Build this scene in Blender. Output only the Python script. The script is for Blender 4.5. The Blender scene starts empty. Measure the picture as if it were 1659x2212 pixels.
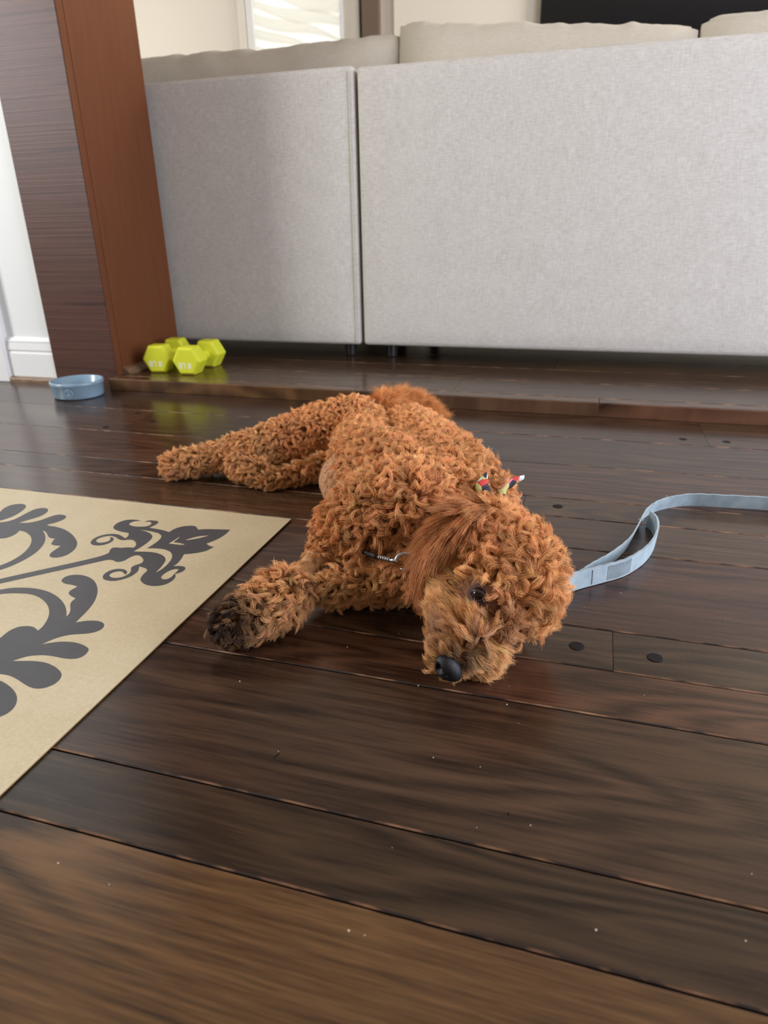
import bpy, bmesh, math, random
import numpy as np
from mathutils import Vector, Matrix, noise as mnoise

C = bpy.context.scene.collection
R = math.radians
random.seed(7)
rng = np.random.default_rng(11)

# ------------------------------------------------------------------ camera
cd = bpy.data.cameras.new('camera')
cam = bpy.data.objects.new('camera', cd)
C.objects.link(cam)
cd.sensor_fit = 'HORIZONTAL'
cd.sensor_width = 36.0
cd.lens = 1461.4 / 1659.0 * 36.0
cd.clip_start = 0.02
cd.clip_end = 60
_p, _y, _r = R(22.748), R(16.961), R(-1.0463)
_h = Vector((-math.sin(_y), math.cos(_y), 0)); _rt = Vector((math.cos(_y), math.sin(_y), 0)); _u = Vector((0, 0, 1))
_f = _h * math.cos(_p) - _u * math.sin(_p); _up = _h * math.sin(_p) + _u * math.cos(_p)
_R = _rt * math.cos(_r) + _up * math.sin(_r); _U = -_rt * math.sin(_r) + _up * math.cos(_r)
cam.matrix_world = Matrix(((_R.x, _U.x, -_f.x, 0), (_R.y, _U.y, -_f.y, 0), (_R.z, _U.z, -_f.z, 0.45), (0, 0, 0, 1)))
cd.dof.use_dof = True
cd.dof.focus_distance = 0.86
cd.dof.aperture_fstop = 8.5
bpy.context.scene.camera = cam

# ------------------------------------------------------------------ world
w = bpy.data.worlds.new('world'); bpy.context.scene.world = w
w.use_nodes = True
w.node_tree.nodes['Background'].inputs[0].default_value = (0.75, 0.86, 1.0, 1)
w.node_tree.nodes['Background'].inputs[1].default_value = 0.6

# ------------------------------------------------------------------ lights
def area(name, loc, direction, sx, sy, power, color):
    l = bpy.data.lights.new(name, 'AREA'); l.shape = 'RECTANGLE'; l.size = sx; l.size_y = sy
    l.energy = power; l.color = color
    o = bpy.data.objects.new(name, l); C.objects.link(o); o.location = loc
    o.rotation_euler = Vector(direction).to_track_quat('-Z', 'Y').to_euler()
    return o
area('daylight_left_window', (-3.30, 0.20, 1.60), (1, 0.0, -0.05), 0.9, 1.2, 93, (0.97, 0.985, 1.0))
area('daylight_garden_door', (2.05, 0.70, 1.10), (-1, 0.10, 0), 2.2, 2.0, 97, (0.80, 0.845, 1.0))
area('added_fill_living_right', (2.05, 3.45, 1.35), (-1, 0.15, 0), 1.4, 1.6, 96, (1.0, 0.94, 0.86))  # added fill from an unseen side window, brightens the back wall
area('added_fill_living_left', (-3.30, 3.40, 1.45), (1, 0.15, 0), 1.4, 1.4, 14, (1.0, 0.93, 0.82))  # second added fill, lights the left part of the back wall
area('daylight_far_window', (-1.87, 4.95, 1.60), (0, -1, -0.05), 0.9, 1.5, 12, (1.0, 0.98, 0.95))

# ------------------------------------------------------------------ exposure
vs = bpy.context.scene.view_settings
vs.view_transform = 'Standard'
vs.look = 'None'
vs.gamma = 1
vs.use_curve_mapping = False
vs.exposure = 0.0

# ================================================================== helpers
def mat(name):
    m = bpy.data.materials.new(name); m.use_nodes = True
    nt = m.node_tree
    return m, nt, nt.nodes['Principled BSDF']
def N(nt, t, **kw):
    n = nt.nodes.new(t)
    for k, v in kw.items():
        if k.startswith('i_'):
            n.inputs[k[2:].replace('_', ' ')].default_value = v
        else:
            setattr(n, k, v)
    return n
def L(nt, a, b): nt.links.new(a, b)
def ramp(nt, fac, stops, interp='LINEAR'):
    r = nt.nodes.new('ShaderNodeValToRGB'); r.color_ramp.interpolation = interp
    e = r.color_ramp.elements
    while len(e) < len(stops): e.new(0.5)
    for el, (p, c) in zip(e, stops):
        el.position = p; el.color = (c[0], c[1], c[2], 1)
    if fac is not None: L(nt, fac, r.inputs[0])
    return r
def coords(nt, scale, offset_random=False, kind='Object'):
    tc = N(nt, 'ShaderNodeTexCoord'); mp = N(nt, 'ShaderNodeMapping'); mp.inputs['Scale'].default_value = scale
    src = tc.outputs[kind]
    if offset_random:
        oi = N(nt, 'ShaderNodeObjectInfo'); mu = N(nt, 'ShaderNodeMath', operation='MULTIPLY'); mu.inputs[1].default_value = 61.7
        L(nt, oi.outputs['Random'], mu.inputs[0]); ad = N(nt, 'ShaderNodeVectorMath', operation='ADD')
        L(nt, src, ad.inputs[0]); L(nt, mu.outputs[0], ad.inputs[1]); src = ad.outputs[0]
    L(nt, src, mp.inputs['Vector'])
    return mp.outputs['Vector']
def simple(name, col, rough=0.5, spec=0.5, metal=0.0, var=0.0, vscale=20, bump=0.0, bscale=200, scale3=(1, 1, 1), coat=0.0):
    m, nt, b = mat(name)
    b.inputs['Base Color'].default_value = (*col, 1); b.inputs['Roughness'].default_value = rough
    b.inputs['Specular IOR Level'].default_value = spec; b.inputs['Metallic'].default_value = metal
    b.inputs['Coat Weight'].default_value = coat
    v = coords(nt, scale3)
    if var:
        n = N(nt, 'ShaderNodeTexNoise'); n.inputs['Scale'].default_value = vscale; n.inputs['Detail'].default_value = 4
        L(nt, v, n.inputs['Vector'])
        r = ramp(nt, n.outputs['Fac'], [(0.3, [c * (1 - var) for c in col]), (0.7, [min(1, c * (1 + var)) for c in col])])
        L(nt, r.outputs[0], b.inputs['Base Color'])
    if bump:
        n2 = N(nt, 'ShaderNodeTexNoise'); n2.inputs['Scale'].default_value = bscale; n2.inputs['Detail'].default_value = 3
        L(nt, v, n2.inputs['Vector'])
        bp = N(nt, 'ShaderNodeBump'); bp.inputs['Strength'].default_value = bump; bp.inputs['Distance'].default_value = 0.002
        L(nt, n2.outputs['Fac'], bp.inputs['Height']); L(nt, bp.outputs[0], b.inputs['Normal'])
    return m

def link(name, me, m=None, parent=None, loc=None):
    o = bpy.data.objects.new(name, me); C.objects.link(o)
    if m is not None:
        for x in (m if isinstance(m, (list, tuple)) else [m]): me.materials.append(x)
    if parent is not None: o.parent = parent
    if loc is not None: o.location = loc
    return o
def from_bm(name, bm, m, parent=None, loc=None, smooth=False):
    bmesh.ops.recalc_face_normals(bm, faces=bm.faces)
    me = bpy.data.meshes.new(name); bm.to_mesh(me); bm.free()
    if smooth: me.shade_smooth()
    return link(name, me, m, parent, loc)
def empty(name, loc=(0, 0, 0)):
    o = bpy.data.objects.new(name, None); C.objects.link(o); o.location = loc; o.empty_display_size = 0.05
    return o
def tag(o, label=None, cat=None, group=None, kind=None):
    if label: o['label'] = label
    if cat: o['category'] = cat
    if group: o['group'] = group
    if kind: o['kind'] = kind
    return o
def add_box(bm, a, b, bevel=0.0, seg=2):
    r = bmesh.ops.create_cube(bm, size=1.0)
    vs_ = r['verts']
    a = Vector(a); b = Vector(b)
    for v in vs_: v.co = Vector(((a.x + b.x) / 2 + v.co.x * (b.x - a.x), (a.y + b.y) / 2 + v.co.y * (b.y - a.y), (a.z + b.z) / 2 + v.co.z * (b.z - a.z)))
    if bevel:
        es = {e for v in vs_ for e in v.link_edges}
        bmesh.ops.bevel(bm, geom=list(es), offset=bevel, segments=seg, profile=0.5, affect='EDGES')
def box(name, a, b, m, parent=None, bevel=0.0, seg=2):
    bm = bmesh.new(); add_box(bm, a, b, bevel, seg)
    return from_bm(name, bm, m, parent, smooth=False)
def lathe(bm, prof, seg=48, center=(0, 0, 0)):
    rings = []
    for r, z in prof:
        if r < 1e-6: rings.append([bm.verts.new((center[0], center[1], center[2] + z))])
        else: rings.append([bm.verts.new((center[0] + r * math.cos(2 * math.pi * i / seg), center[1] + r * math.sin(2 * math.pi * i / seg), center[2] + z)) for i in range(seg)])
    for a, b in zip(rings, rings[1:]):
        for i in range(seg):
            j = (i + 1) % seg
            if len(a) == 1 and len(b) > 1: bm.faces.new((a[0], b[i], b[j]))
            elif len(b) == 1 and len(a) > 1: bm.faces.new((a[i], a[j], b[0]))
            elif len(a) > 1: bm.faces.new((a[i], a[j], b[j], b[i]))
def tube(bm, pts, rad, seg=10, closed=False):
    pts = [Vector(p) for p in pts]; n = len(pts)
    rr = rad if isinstance(rad, (list, tuple)) else [rad] * n
    rings = []; prev = None
    for i in range(n):
        if closed: t = (pts[(i + 1) % n] - pts[i - 1]).normalized()
        else: t = (pts[min(i + 1, n - 1)] - pts[max(i - 1, 0)]).normalized()
        ref = prev if prev is not None else (Vector((0, 0, 1)) if abs(t.z) < 0.9 else Vector((1, 0, 0)))
        x = (ref - t * ref.dot(t)).normalized(); prev = x; y = t.cross(x)
        rings.append([bm.verts.new(pts[i] + (x * math.cos(2 * math.pi * k / seg) + y * math.sin(2 * math.pi * k / seg)) * rr[i]) for k in range(seg)])
    rng_ = range(n if closed else n - 1)
    for i in rng_:
        a, b = rings[i], rings[(i + 1) % n]
        for k in range(seg):
            q = (k + 1) % seg; bm.faces.new((a[k], a[q], b[q], b[k]))
    if not closed:
        bm.faces.new(rings[0][::-1]); bm.faces.new(rings[-1])
def catmull(P_, n=8, closed=False):
    P_ = [np.array(p, float) for p in P_]; out = []
    m_ = len(P_)
    for i in range(m_ if closed else m_ - 1):
        p0 = P_[i - 1] if (closed or i > 0) else 2 * P_[0] - P_[1]
        p1 = P_[i]; p2 = P_[(i + 1) % m_]
        p3 = P_[(i + 2) % m_] if (closed or i + 2 < m_) else 2 * P_[-1] - P_[-2]
        for k in range(n):
            t = k / n
            out.append(0.5 * (2 * p1 + (p2 - p0) * t + (2 * p0 - 5 * p1 + 4 * p2 - p3) * t * t + (3 * p1 - p0 - 3 * p2 + p3) * t ** 3))
    if not closed: out.append(P_[-1])
    return out
def grid_mesh(name, pts, nu, nv, m, parent=None, wrap_u=False, smooth=True):
    """pts[u][v] -> quads"""
    bm = bmesh.new()
    V = [[bm.verts.new(pts[i][j]) for j in range(nv)] for i in range(nu)]
    for i in range(nu if wrap_u else nu - 1):
        for j in range(nv - 1):
            a = V[i][j], V[(i + 1) % nu][j], V[(i + 1) % nu][j + 1], V[i][j + 1]
            bm.faces.new(a)
    return from_bm(name, bm, m, parent, smooth=smooth)

# ================================================================== materials
def wood_floor(name, platform=False):
    m, nt, b = mat(name)
    v = coords(nt, (1, 1, 1), True)
    oi = N(nt, 'ShaderNodeObjectInfo')
    # cathedral figure: distorted bands stretched along the plank
    mp = N(nt, 'ShaderNodeMapping'); mp.inputs['Scale'].default_value = (0.55, 3.4, 1); L(nt, v, mp.inputs['Vector'])
    n0 = N(nt, 'ShaderNodeTexNoise'); n0.inputs['Scale'].default_value = 2.2; n0.inputs['Detail'].default_value = 2.5; n0.inputs['Roughness'].default_value = 0.45
    L(nt, mp.outputs[0], n0.inputs['Vector'])
    mu = N(nt, 'ShaderNodeMath', operation='MULTIPLY'); mu.inputs[1].default_value = 34.0; L(nt, n0.outputs['Fac'], mu.inputs[0])
    pp = N(nt, 'ShaderNodeMath', operation='PINGPONG'); pp.inputs[1].default_value = 1.0; L(nt, mu.outputs[0], pp.inputs[0])
    # long streaks
    mp2 = N(nt, 'ShaderNodeMapping'); mp2.inputs['Scale'].default_value = (3.5, 120, 1); L(nt, v, mp2.inputs['Vector'])
    n1 = N(nt, 'ShaderNodeTexNoise'); n1.inputs['Scale'].default_value = 1.0; n1.inputs['Detail'].default_value = 4; n1.inputs['Roughness'].default_value = 0.65
    L(nt, mp2.outputs[0], n1.inputs['Vector'])
    # broken pores
    mp3 = N(nt, 'ShaderNodeMapping'); mp3.inputs['Scale'].default_value = (20, 300, 1); L(nt, v, mp3.inputs['Vector'])
    n2 = N(nt, 'ShaderNodeTexNoise'); n2.inputs['Scale'].default_value = 1.0; n2.inputs['Detail'].default_value = 2
    L(nt, mp3.outputs[0], n2.inputs['Vector'])
    # figure strength is itself patchy
    n3 = N(nt, 'ShaderNodeTexNoise'); n3.inputs['Scale'].default_value = 1.6; n3.inputs['Detail'].default_value = 1
    mp4 = N(nt, 'ShaderNodeMapping'); mp4.inputs['Scale'].default_value = (1, 4, 1); L(nt, v, mp4.inputs['Vector']); L(nt, mp4.outputs[0], n3.inputs['Vector'])
    fs = N(nt, 'ShaderNodeMapRange'); fs.inputs['From Min'].default_value = 0.40; fs.inputs['From Max'].default_value = 0.60
    fs.inputs['To Min'].default_value = 0.08; fs.inputs['To Max'].default_value = 0.95; L(nt, n3.outputs['Fac'], fs.inputs['Value'])
    m1 = N(nt, 'ShaderNodeMix', data_type='FLOAT'); fa = N(nt, 'ShaderNodeMath', operation='MULTIPLY'); L(nt, fs.outputs[0], fa.inputs[0]); L(nt, oi.outputs['Alpha'], fa.inputs[1]); L(nt, fa.outputs[0], m1.inputs[0]); L(nt, n1.outputs['Fac'], m1.inputs[2]); L(nt, pp.outputs[0], m1.inputs[3])
    m2 = N(nt, 'ShaderNodeMix', data_type='FLOAT'); m2.inputs[0].default_value = 0.36; L(nt, m1.outputs[0], m2.inputs[2]); L(nt, n2.outputs['Fac'], m2.inputs[3])
    cr = ramp(nt, m2.outputs[0], [(0.30, (0.26, 0.22, 0.21)), (0.43, (0.66, 0.60, 0.57)), (0.53, (1.0, 0.95, 0.9)), (0.68, (1.5, 1.42, 1.3))])
    mx = N(nt, 'ShaderNodeMix', data_type='RGBA', blend_type='MULTIPLY'); mx.inputs[0].default_value = 1
    L(nt, cr.outputs[0], mx.inputs[6]); L(nt, oi.outputs['Color'], mx.inputs[7])
    L(nt, mx.outputs[2], b.inputs['Base Color'])
    rr = N(nt, 'ShaderNodeMapRange'); rr.inputs['To Min'].default_value = 0.27; rr.inputs['To Max'].default_value = 0.17
    L(nt, n1.outputs['Fac'], rr.inputs['Value']); L(nt, rr.outputs[0], b.inputs['Roughness'])
    b.inputs['Specular IOR Level'].default_value = 0.5
    bp = N(nt, 'ShaderNodeBump'); bp.inputs['Strength'].default_value = 0.06; bp.inputs['Distance'].default_value = 0.0012
    L(nt, m2.outputs[0], bp.inputs['Height']); L(nt, bp.outputs[0], b.inputs['Normal'])
    return m
M_FLOOR = wood_floor('stained_oak')
# worn plank edge: raw wood showing through in streaks
m, nt, b = mat('worn_plank_edge')
v = coords(nt, (26, 60, 60), True)
n = N(nt, 'ShaderNodeTexNoise'); n.inputs['Scale'].default_value = 1; n.inputs['Detail'].default_value = 3; L(nt, v, n.inputs['Vector'])
r = ramp(nt, n.outputs['Fac'], [(0.45, (0.026, 0.014, 0.009)), (0.56, (0.20, 0.095, 0.045)), (0.70, (0.40, 0.22, 0.12))]); L(nt, r.outputs[0], b.inputs['Base Color'])
b.inputs['Roughness'].default_value = 0.6
M_EDGE = m
M_SUB = simple('dark_joint', (0.010, 0.006, 0.004), 0.9, 0.1)
M_PEG = simple('dark_peg', (0.010, 0.0075, 0.007), 0.6, 0.2, var=0.3)
M_WALL = simple('white_paint', (0.86, 0.88, 0.86), 0.55, 0.3, bump=0.04, bscale=120)
M_CREAM = simple('cream_paint', (0.84, 0.78, 0.68), 0.6, 0.3, bump=0.04, bscale=120)
M_TRIM = simple('white_gloss_trim', (0.88, 0.88, 0.86), 0.3, 0.5)
M_CEIL = simple('ceiling_paint', (0.38, 0.33, 0.27), 0.8, 0.2)
M_SHOE = simple('brown_shoe_wood', (0.20, 0.115, 0.06), 0.4, 0.5, var=0.35, vscale=30, scale3=(1, 6, 6))

# ================================================================== floor
FL = tag(empty('floor'), kind='structure')
bm = bmesh.new()
add_box(bm, (-3.3, -2.7, -0.05), (2.05, 1.77, -0.013)); add_box(bm, (-1.42, 1.77, -0.05), (2.05, 1.95, 0.022)); add_box(bm, (-3.3, 1.77, -0.05), (-1.42, 1.95, -0.013)); add_box(bm, (-3.3, 1.95, -0.05), (2.05, 4.5, 0.022))
tag(from_bm('subfloor', bm, M_SUB, FL))
def plank(x0, x1, y0, y1, ztop, thick, tone, gap=0.0009, bev=0.0012, tilt=0.0, skew0=0.0, skew1=0.0):
    """one board, origin at its own corner; top edges chamfered, the chamfers in the worn-edge material"""
    lx, ly = x1 - x0 - 0.0001, y1 - y0 - 2 * gap
    s0, s1 = skew0, skew1
    def ring(ins, z):
        i2 = ins
        j2 = i2 * 0.25
        return [(j2, i2, z), (lx - j2, i2, z), (lx - j2 + s1, ly - i2, z), (j2 + s0, ly - i2, z)]
    V = ring(0, -thick) + ring(0, -bev) + ring(bev, 0)
    F = [(8, 9, 10, 11)]
    for k in range(4):
        q = (k + 1) % 4
        F.append((4 + k, 4 + q, 8 + q, 8 + k)); F.append((k, q, 4 + q, 4 + k))
    me = bpy.data.meshes.new('plank'); me.from_pydata(V, [], F)
    for p in me.polygons: p.material_index = 0 if p.index in (0, 3, 7) else 1 if p.index % 2 == 1 else 2
    o = link('plank', me, [M_FLOOR, M_EDGE, M_SUB], FL, (x0, y0 + gap, ztop))
    o.rotation_euler = (tilt, 0, 0)
    o.color = (*tone, 1.0 if tone[0] > 0.082 and y1 < 1 else 0.46)
    return o
T = {'gold': (0.0980, 0.0480, 0.0190), 'dark': (0.0387, 0.0228, 0.0130), 'mid': (0.0475, 0.0266, 0.0149), 'red': (0.0598, 0.0295, 0.0177), 'umber': (0.0651, 0.0370, 0.0214), 'warm': (0.0739, 0.0390, 0.0177)}
ROWS = [
    (-2.70, -1.90, [(-3.3, 2.05, 'mid')]), (-1.90, -1.10, [(-3.3, 2.05, 'dark')]), (-1.10, -0.42, [(-3.3, 0.4, 'mid'), (0.4, 2.05, 'red')]),
    (-0.42, -0.22, [(-3.3, -0.6, 'mid'), (-0.6, 1.2, 'umber'), (1.2, 2.05, 'red')]), (-0.22, -0.075, [(-3.3, 0.2, 'warm'), (0.2, 2.05, 'dark')]),
    (-0.075, 0.125, [(-3.3, -1.2, 'dark'), (-1.2, 1.1, 'mid'), (1.1, 2.05, 'warm')]),
    (0.125, 0.319, [(-3.3, -1.1, 'mid'), (-1.1, 0.82, 'gold'), (0.82, 2.05, 'red')]),
    (0.319, 0.393, [(-3.3, -1.6, 'umber'), (-1.6, 0.55, 'dark'), (0.55, 2.05, 'mid')]),
    (0.393, 0.578, [(-3.3, -0.9, 'warm'), (-0.9, 0.95, 'mid'), (0.95, 2.05, 'dark')]),
    (0.578, 0.658, [(-3.3, -1.3, 'mid'), (-1.3, 1.02, 'red'), (1.02, 2.05, 'umber')]),
    (0.658, 0.741, [(-3.3, -1.5, 'red'), (-1.5, 0.058, 'umber'), (0.058, 1.6, 'mid'), (1.6, 2.05, 'dark')]),
    (0.741, 0.962, [(-3.3, -0.75, 'dark'), (-0.75, 1.25, 'red'), (1.25, 2.05, 'mid')]),
    (0.962, 1.080, [(-3.3, -1.4, 'mid'), (-1.4, 0.62, 'umber'), (0.62, 2.05, 'red')]),
    (1.080, 1.165, [(-3.3, -1.7, 'umber'), (-1.7, -0.086, 'mid'), (-0.086, 1.5, 'warm'), (1.5, 2.05, 'mid')]),
    (1.165, 1.355, [(-3.3, -1.9, 'red'), (-1.9, 0.9, 'red'), (0.9, 2.05, 'mid')]),
    (1.556, 1.758, [(-3.3, -1.2, 'mid'), (-1.2, 0.27, 'mid'), (0.27, 2.05, 'umber')]),
]
for y0, y1, segs in ROWS:
    for x0, x1, t in segs:
        c = [k * random.uniform(0.92, 1.08) for k in T[t]]
        plank(x0, x1, y0, y1, random.uniform(-0.0004, 0.0), 0.012, c, tilt=R(random.uniform(-0.12, 0.12)))
# the row whose joint is cut at a slant
plank(-3.3, -1.098, 1.355, 1.556, 0, 0.012, [k * 1.05 for k in T['umber']], skew1=-0.02)
plank(-1.098, 0.72, 1.355, 1.556, -0.0003, 0.012, T['mid'], skew0=-0.02)
plank(0.72, 2.05, 1.355, 1.556, 0, 0.012, T['red'])
plank(-3.3, -1.422, 1.758, 1.95, 0, 0.012, T['mid'])
# raised platform: thick nosing boards whose front edge is the step, then boards back to the far wall
XL = -1.42
for x0, x1, t in [(XL, -0.62, 'warm'), (-0.62, 0.035, 'umber'), (0.035, 1.7, 'red'), (1.7, 2.05, 'red')]:
    o = plank(x0, x1, 1.758, 1.808, 0.036, 0.0355, [k * 1.55 for k in T[t]], gap=0.0006, bev=0.003)
    for p in o.data.polygons: p.material_index = 0
for y0, y1, segs in [(1.808, 1.985, [(XL, -0.35, 'warm'), (-0.35, 1.9, 'umber'), (1.9, 2.05, 'mid')]), (1.985, 2.170, [(XL, 0.6, 'umber'), (0.6, 2.05, 'mid')]),
                     (2.170, 2.36, [(-3.3, -0.1, 'mid'), (-0.1, 2.05, 'warm')]), (2.36, 2.9, [(-3.3, 2.05, 'mid')]), (2.9, 3.6, [(-3.3, 2.05, 'umber')]), (3.6, 4.5, [(-3.3, 2.05, 'mid')])]:
    for x0, x1, t in segs:
        plank(x0, x1, y0, y1, 0.036, 0.012, T[t], tilt=R(random.uniform(-0.05, 0.05)))
for x, y in [(0.103, 0.696), (0.018, 0.697), (-0.028, 1.125), (-1.159, 1.527), (-1.066, 1.461), (-1.15, 1.382), (0.22, 1.60), (0.31, 1.60)]:
    bm = bmesh.new(); lathe(bm, [(0.0088, -0.004), (0.0088, 0.0002), (0.008, 0.0005), (0, 0.0006)], 20)
    from_bm('peg', bm, M_PEG, FL, (x, y, 0))
for x, y, ax, ln in [(-0.2430, 0.4412, 1.25, 0.0042), (-0.0283, 0.4309, 1.4, 0.0020)]:
    bm = bmesh.new(); lathe(bm, [(0.0006, -0.003), (0.0006, 0.0001), (0, 0.00015)], 10)
    for v_ in bm.verts: v_.co.x *= ln / 0.0006
    o = from_bm('nail_hole', bm, M_SUB, FL, (x, y, 0.0001)); o.rotation_euler = (0, 0, ax)
# crumbs and dust specks lying on the boards
M_DUST = simple('pale_crumb', (0.75, 0.70, 0.6), 0.8)
bm = bmesh.new()
for k in range(46):
    x, y = random.uniform(-0.42, 0.28), random.uniform(0.25, 0.92)
    r_ = random.uniform(0.0003, 0.0008)
    bmesh.ops.create_icosphere(bm, subdivisions=1, radius=r_, matrix=Matrix.Translation((x, y, r_ * 0.6)))
tag(from_bm('crumbs', bm, M_DUST, FL), kind='stuff')

# ================================================================== walls, ceiling
def struct(name, boxes, m, bevel=0.0):
    bm = bmesh.new()
    for a, b_ in boxes: add_box(bm, a, b_, bevel)
    return tag(from_bm(name, bm, m), kind='structure')
H_ = 2.62
struct('ceiling', [((-3.4, -2.8, H_), (2.15, 4.6, H_ + 0.1))], M_CEIL)
struct('wall_left', [((-3.4, -2.8, -0.05), (-3.3, -0.3, H_)), ((-3.4, 0.7, -0.05), (-3.3, 2.6, H_)), ((-3.4, 4.2, -0.05), (-3.3, 4.6, H_)), ((-3.4, 2.6, -0.05), (-3.3, 4.2, 0.7)), ((-3.4, 2.6, 2.2), (-3.3, 4.2, H_)), ((-3.4, -0.3, -0.05), (-3.3, 0.7, 0.95)), ((-3.4, -0.3, 2.25), (-3.3, 0.7, H_))], M_WALL)
struct('wall_right', [((2.05, -2.8, -0.05), (2.15, -0.45, H_)), ((2.05, 1.85, -0.05), (2.15, 2.75, H_)), ((2.05, 4.15, -0.05), (2.15, 4.6, H_)), ((2.05, -0.45, 2.2), (2.15, 1.85, H_)), ((2.05, 2.75, -0.05), (2.15, 4.15, 0.55)), ((2.05, 2.75, 2.15), (2.15, 4.15, H_))], M_CREAM)
struct('wall_rear', [((-3.4, -2.8, -0.05), (2.15, -2.7, H_))], simple('umber_paint', (0.30, 0.24, 0.19), 0.6, 0.3))
WX0, WX1, WZ0, WZ1, WY = -2.18, -1.565, 0.85, 2.10, 4.5
struct('wall_back', [((-3.4, WY, -0.05), (WX0, WY + 0.1, H_)), ((WX1, WY, -0.05), (2.15, WY + 0.1, H_)), ((WX0, WY, -0.05), (WX1, WY + 0.1, WZ0)), ((WX0, WY, WZ1), (WX1, WY + 0.1, H_)),
                     ((-1.25, WY - 0.03, -0.05), (2.15, WY, H_))], M_CREAM)
# short white wall beside the post, running off to the left
struct('wall_near', [((-3.3, 1.82, -0.05), (-1.652, 1.94, H_))], M_WALL)
# skirting with two beads, and its wooden shoe
def extrude_x(name, prof, x0, x1, m, parent=None, kind=None):
    bm = bmesh.new()
    A_ = [bm.verts.new((x0, y, z)) for y, z in prof]; B_ = [bm.verts.new((x1, y, z)) for y, z in prof]
    n_ = len(prof)
    for i in range(n_): bm.faces.new((A_[i], A_[(i + 1) % n_], B_[(i + 1) % n_], B_[i]))
    bm.faces.new(A_); bm.faces.new(B_[::-1])
    o = from_bm(name, bm, m, parent)
    if kind: tag(o, kind=kind)
    return o
bp_ = extrude_x('baseboard_left', [(1.821, 0.0), (1.803, 0.0), (1.803, 0.093), (1.806, 0.0965), (1.8065, 0.101), (1.8035, 0.1045), (1.806, 0.124), (1.8065, 0.128), (1.8055, 0.132), (1.811, 0.137), (1.8145, 0.142), (1.821, 0.145)], -1.832, -1.652, M_TRIM, kind='structure')
extrude_x('shoe_moulding', [(1.803, 0.0), (1.787, 0.0), (1.788, 0.010), (1.793, 0.016), (1.803, 0.019)], -1.832, -1.652, M_SHOE, bp_)
struct('trim_1', [((-1.96, 1.79, 0.0), (-1.834, 1.821, 2.2))], M_TRIM, 0.003)       # white door casing at the end of the skirting

# far window with its blind
W1 = tag(empty('window_1', (0, 0, 0)), kind='structure')
m, nt, b = mat('window_glass'); nt.nodes.remove(b)
tp = N(nt, 'ShaderNodeBsdfTransparent'); tp.inputs[0].default_value = (0.97, 0.98, 0.97, 1); gl = N(nt, 'ShaderNodeBsdfGlossy'); gl.inputs['Roughness'].default_value = 0.02
fr = N(nt, 'ShaderNodeFresnel'); ms = N(nt, 'ShaderNodeMixShader'); L(nt, fr.outputs[0], ms.inputs[0]); L(nt, tp.outputs[0], ms.inputs[1]); L(nt, gl.outputs[0], ms.inputs[2]); L(nt, ms.outputs[0], nt.nodes['Material Output'].inputs[0])
M_PANE = m
bm = bmesh.new()
for a, b_ in [((WX0 - 0.0, WY - 0.02, WZ0), (WX0 + 0.045, WY + 0.05, WZ1)), ((WX1 - 0.012, WY - 0.02, WZ0), (WX1, WY + 0.05, WZ1)), ((WX0, WY - 0.02, WZ0), (WX1, WY + 0.05, WZ0 + 0.04)), ((WX0, WY - 0.02, WZ1 - 0.04), (WX1, WY + 0.05, WZ1))]: add_box(bm, a, b_, 0.002)
from_bm('window_frame', bm, M_TRIM, W1)
box('casing', (WX0 - 0.055, WY - 0.022, WZ0 - 0.05), (WX0 - 0.005, WY, WZ1 + 0.05), M_CREAM, W1, 0.003)
box('pane', (WX0 + 0.04, WY + 0.030, WZ0 + 0.03), (WX1 - 0.01, WY + 0.036, WZ1 - 0.03), M_PANE, W1)
m, nt, b = mat('backlit_blind_fabric')
b.inputs['Base Color'].default_value = (0.9, 0.88, 0.82, 1); b.inputs['Roughness'].default_value = 0.8
tr = N(nt, 'ShaderNodeBsdfTranslucent'); tr.inputs[0].default_value = (0.95, 0.93, 0.88, 1); ms = N(nt, 'ShaderNodeMixShader'); ms.inputs[0].default_value = 0.65
L(nt, b.outputs[0], ms.inputs[1]); L(nt, tr.outputs[0], ms.inputs[2]); L(nt, ms.outputs[0], nt.nodes['Material Output'].inputs[0])
M_BLIND = m
BL = tag(empty('window_blind', (0, 0, 0)), 'soft white folded fabric blind glowing in the far window behind the sofa', 'blind')
box('head_rail', (WX0 + 0.047, WY - 0.03, WZ1 - 0.09), (WX1 - 0.014, WY - 0.004, WZ1 - 0.042), M_TRIM, BL, 0.002)
bx0, bx1 = WX0 + 0.05, WX1 - 0.016
nf = 14
for k in range(nf):       # sagging folds, each a fold of its own
    z1 = WZ1 - 0.05 - k * 0.08; pts = []
    for i in range(19):
        s = i / 18; row = []
        for j in range(7):
            t_ = j / 6
            sag = -0.16 * s + 0.018 * math.sin(3.0 * s + k * 1.3) - 0.010 * math.cos(7 * s + k)
            row.append((bx0 + (bx1 - bx0) * s, WY - 0.008 - 0.0012 * k - 0.012 * math.sin(math.pi * t_) * (0.6 + 0.4 * math.sin(5 * s + k)), z1 - 0.125 * t_ + sag))
        pts.append(row)
    grid_mesh('fold', pts, 19, 7, M_BLIND, BL)
# brown jamb strip on the back wall
struct('trim_2', [((-1.438, WY - 0.045, 0.036), (-1.338, WY, 2.2))], simple('taupe_jamb', (0.17, 0.12, 0.085), 0.5))
struct('trim_3', [((-1.462, WY - 0.02, 0.036), (-1.438, WY, 2.2))], simple('dark_reveal', (0.02, 0.018, 0.016), 0.6))
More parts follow.
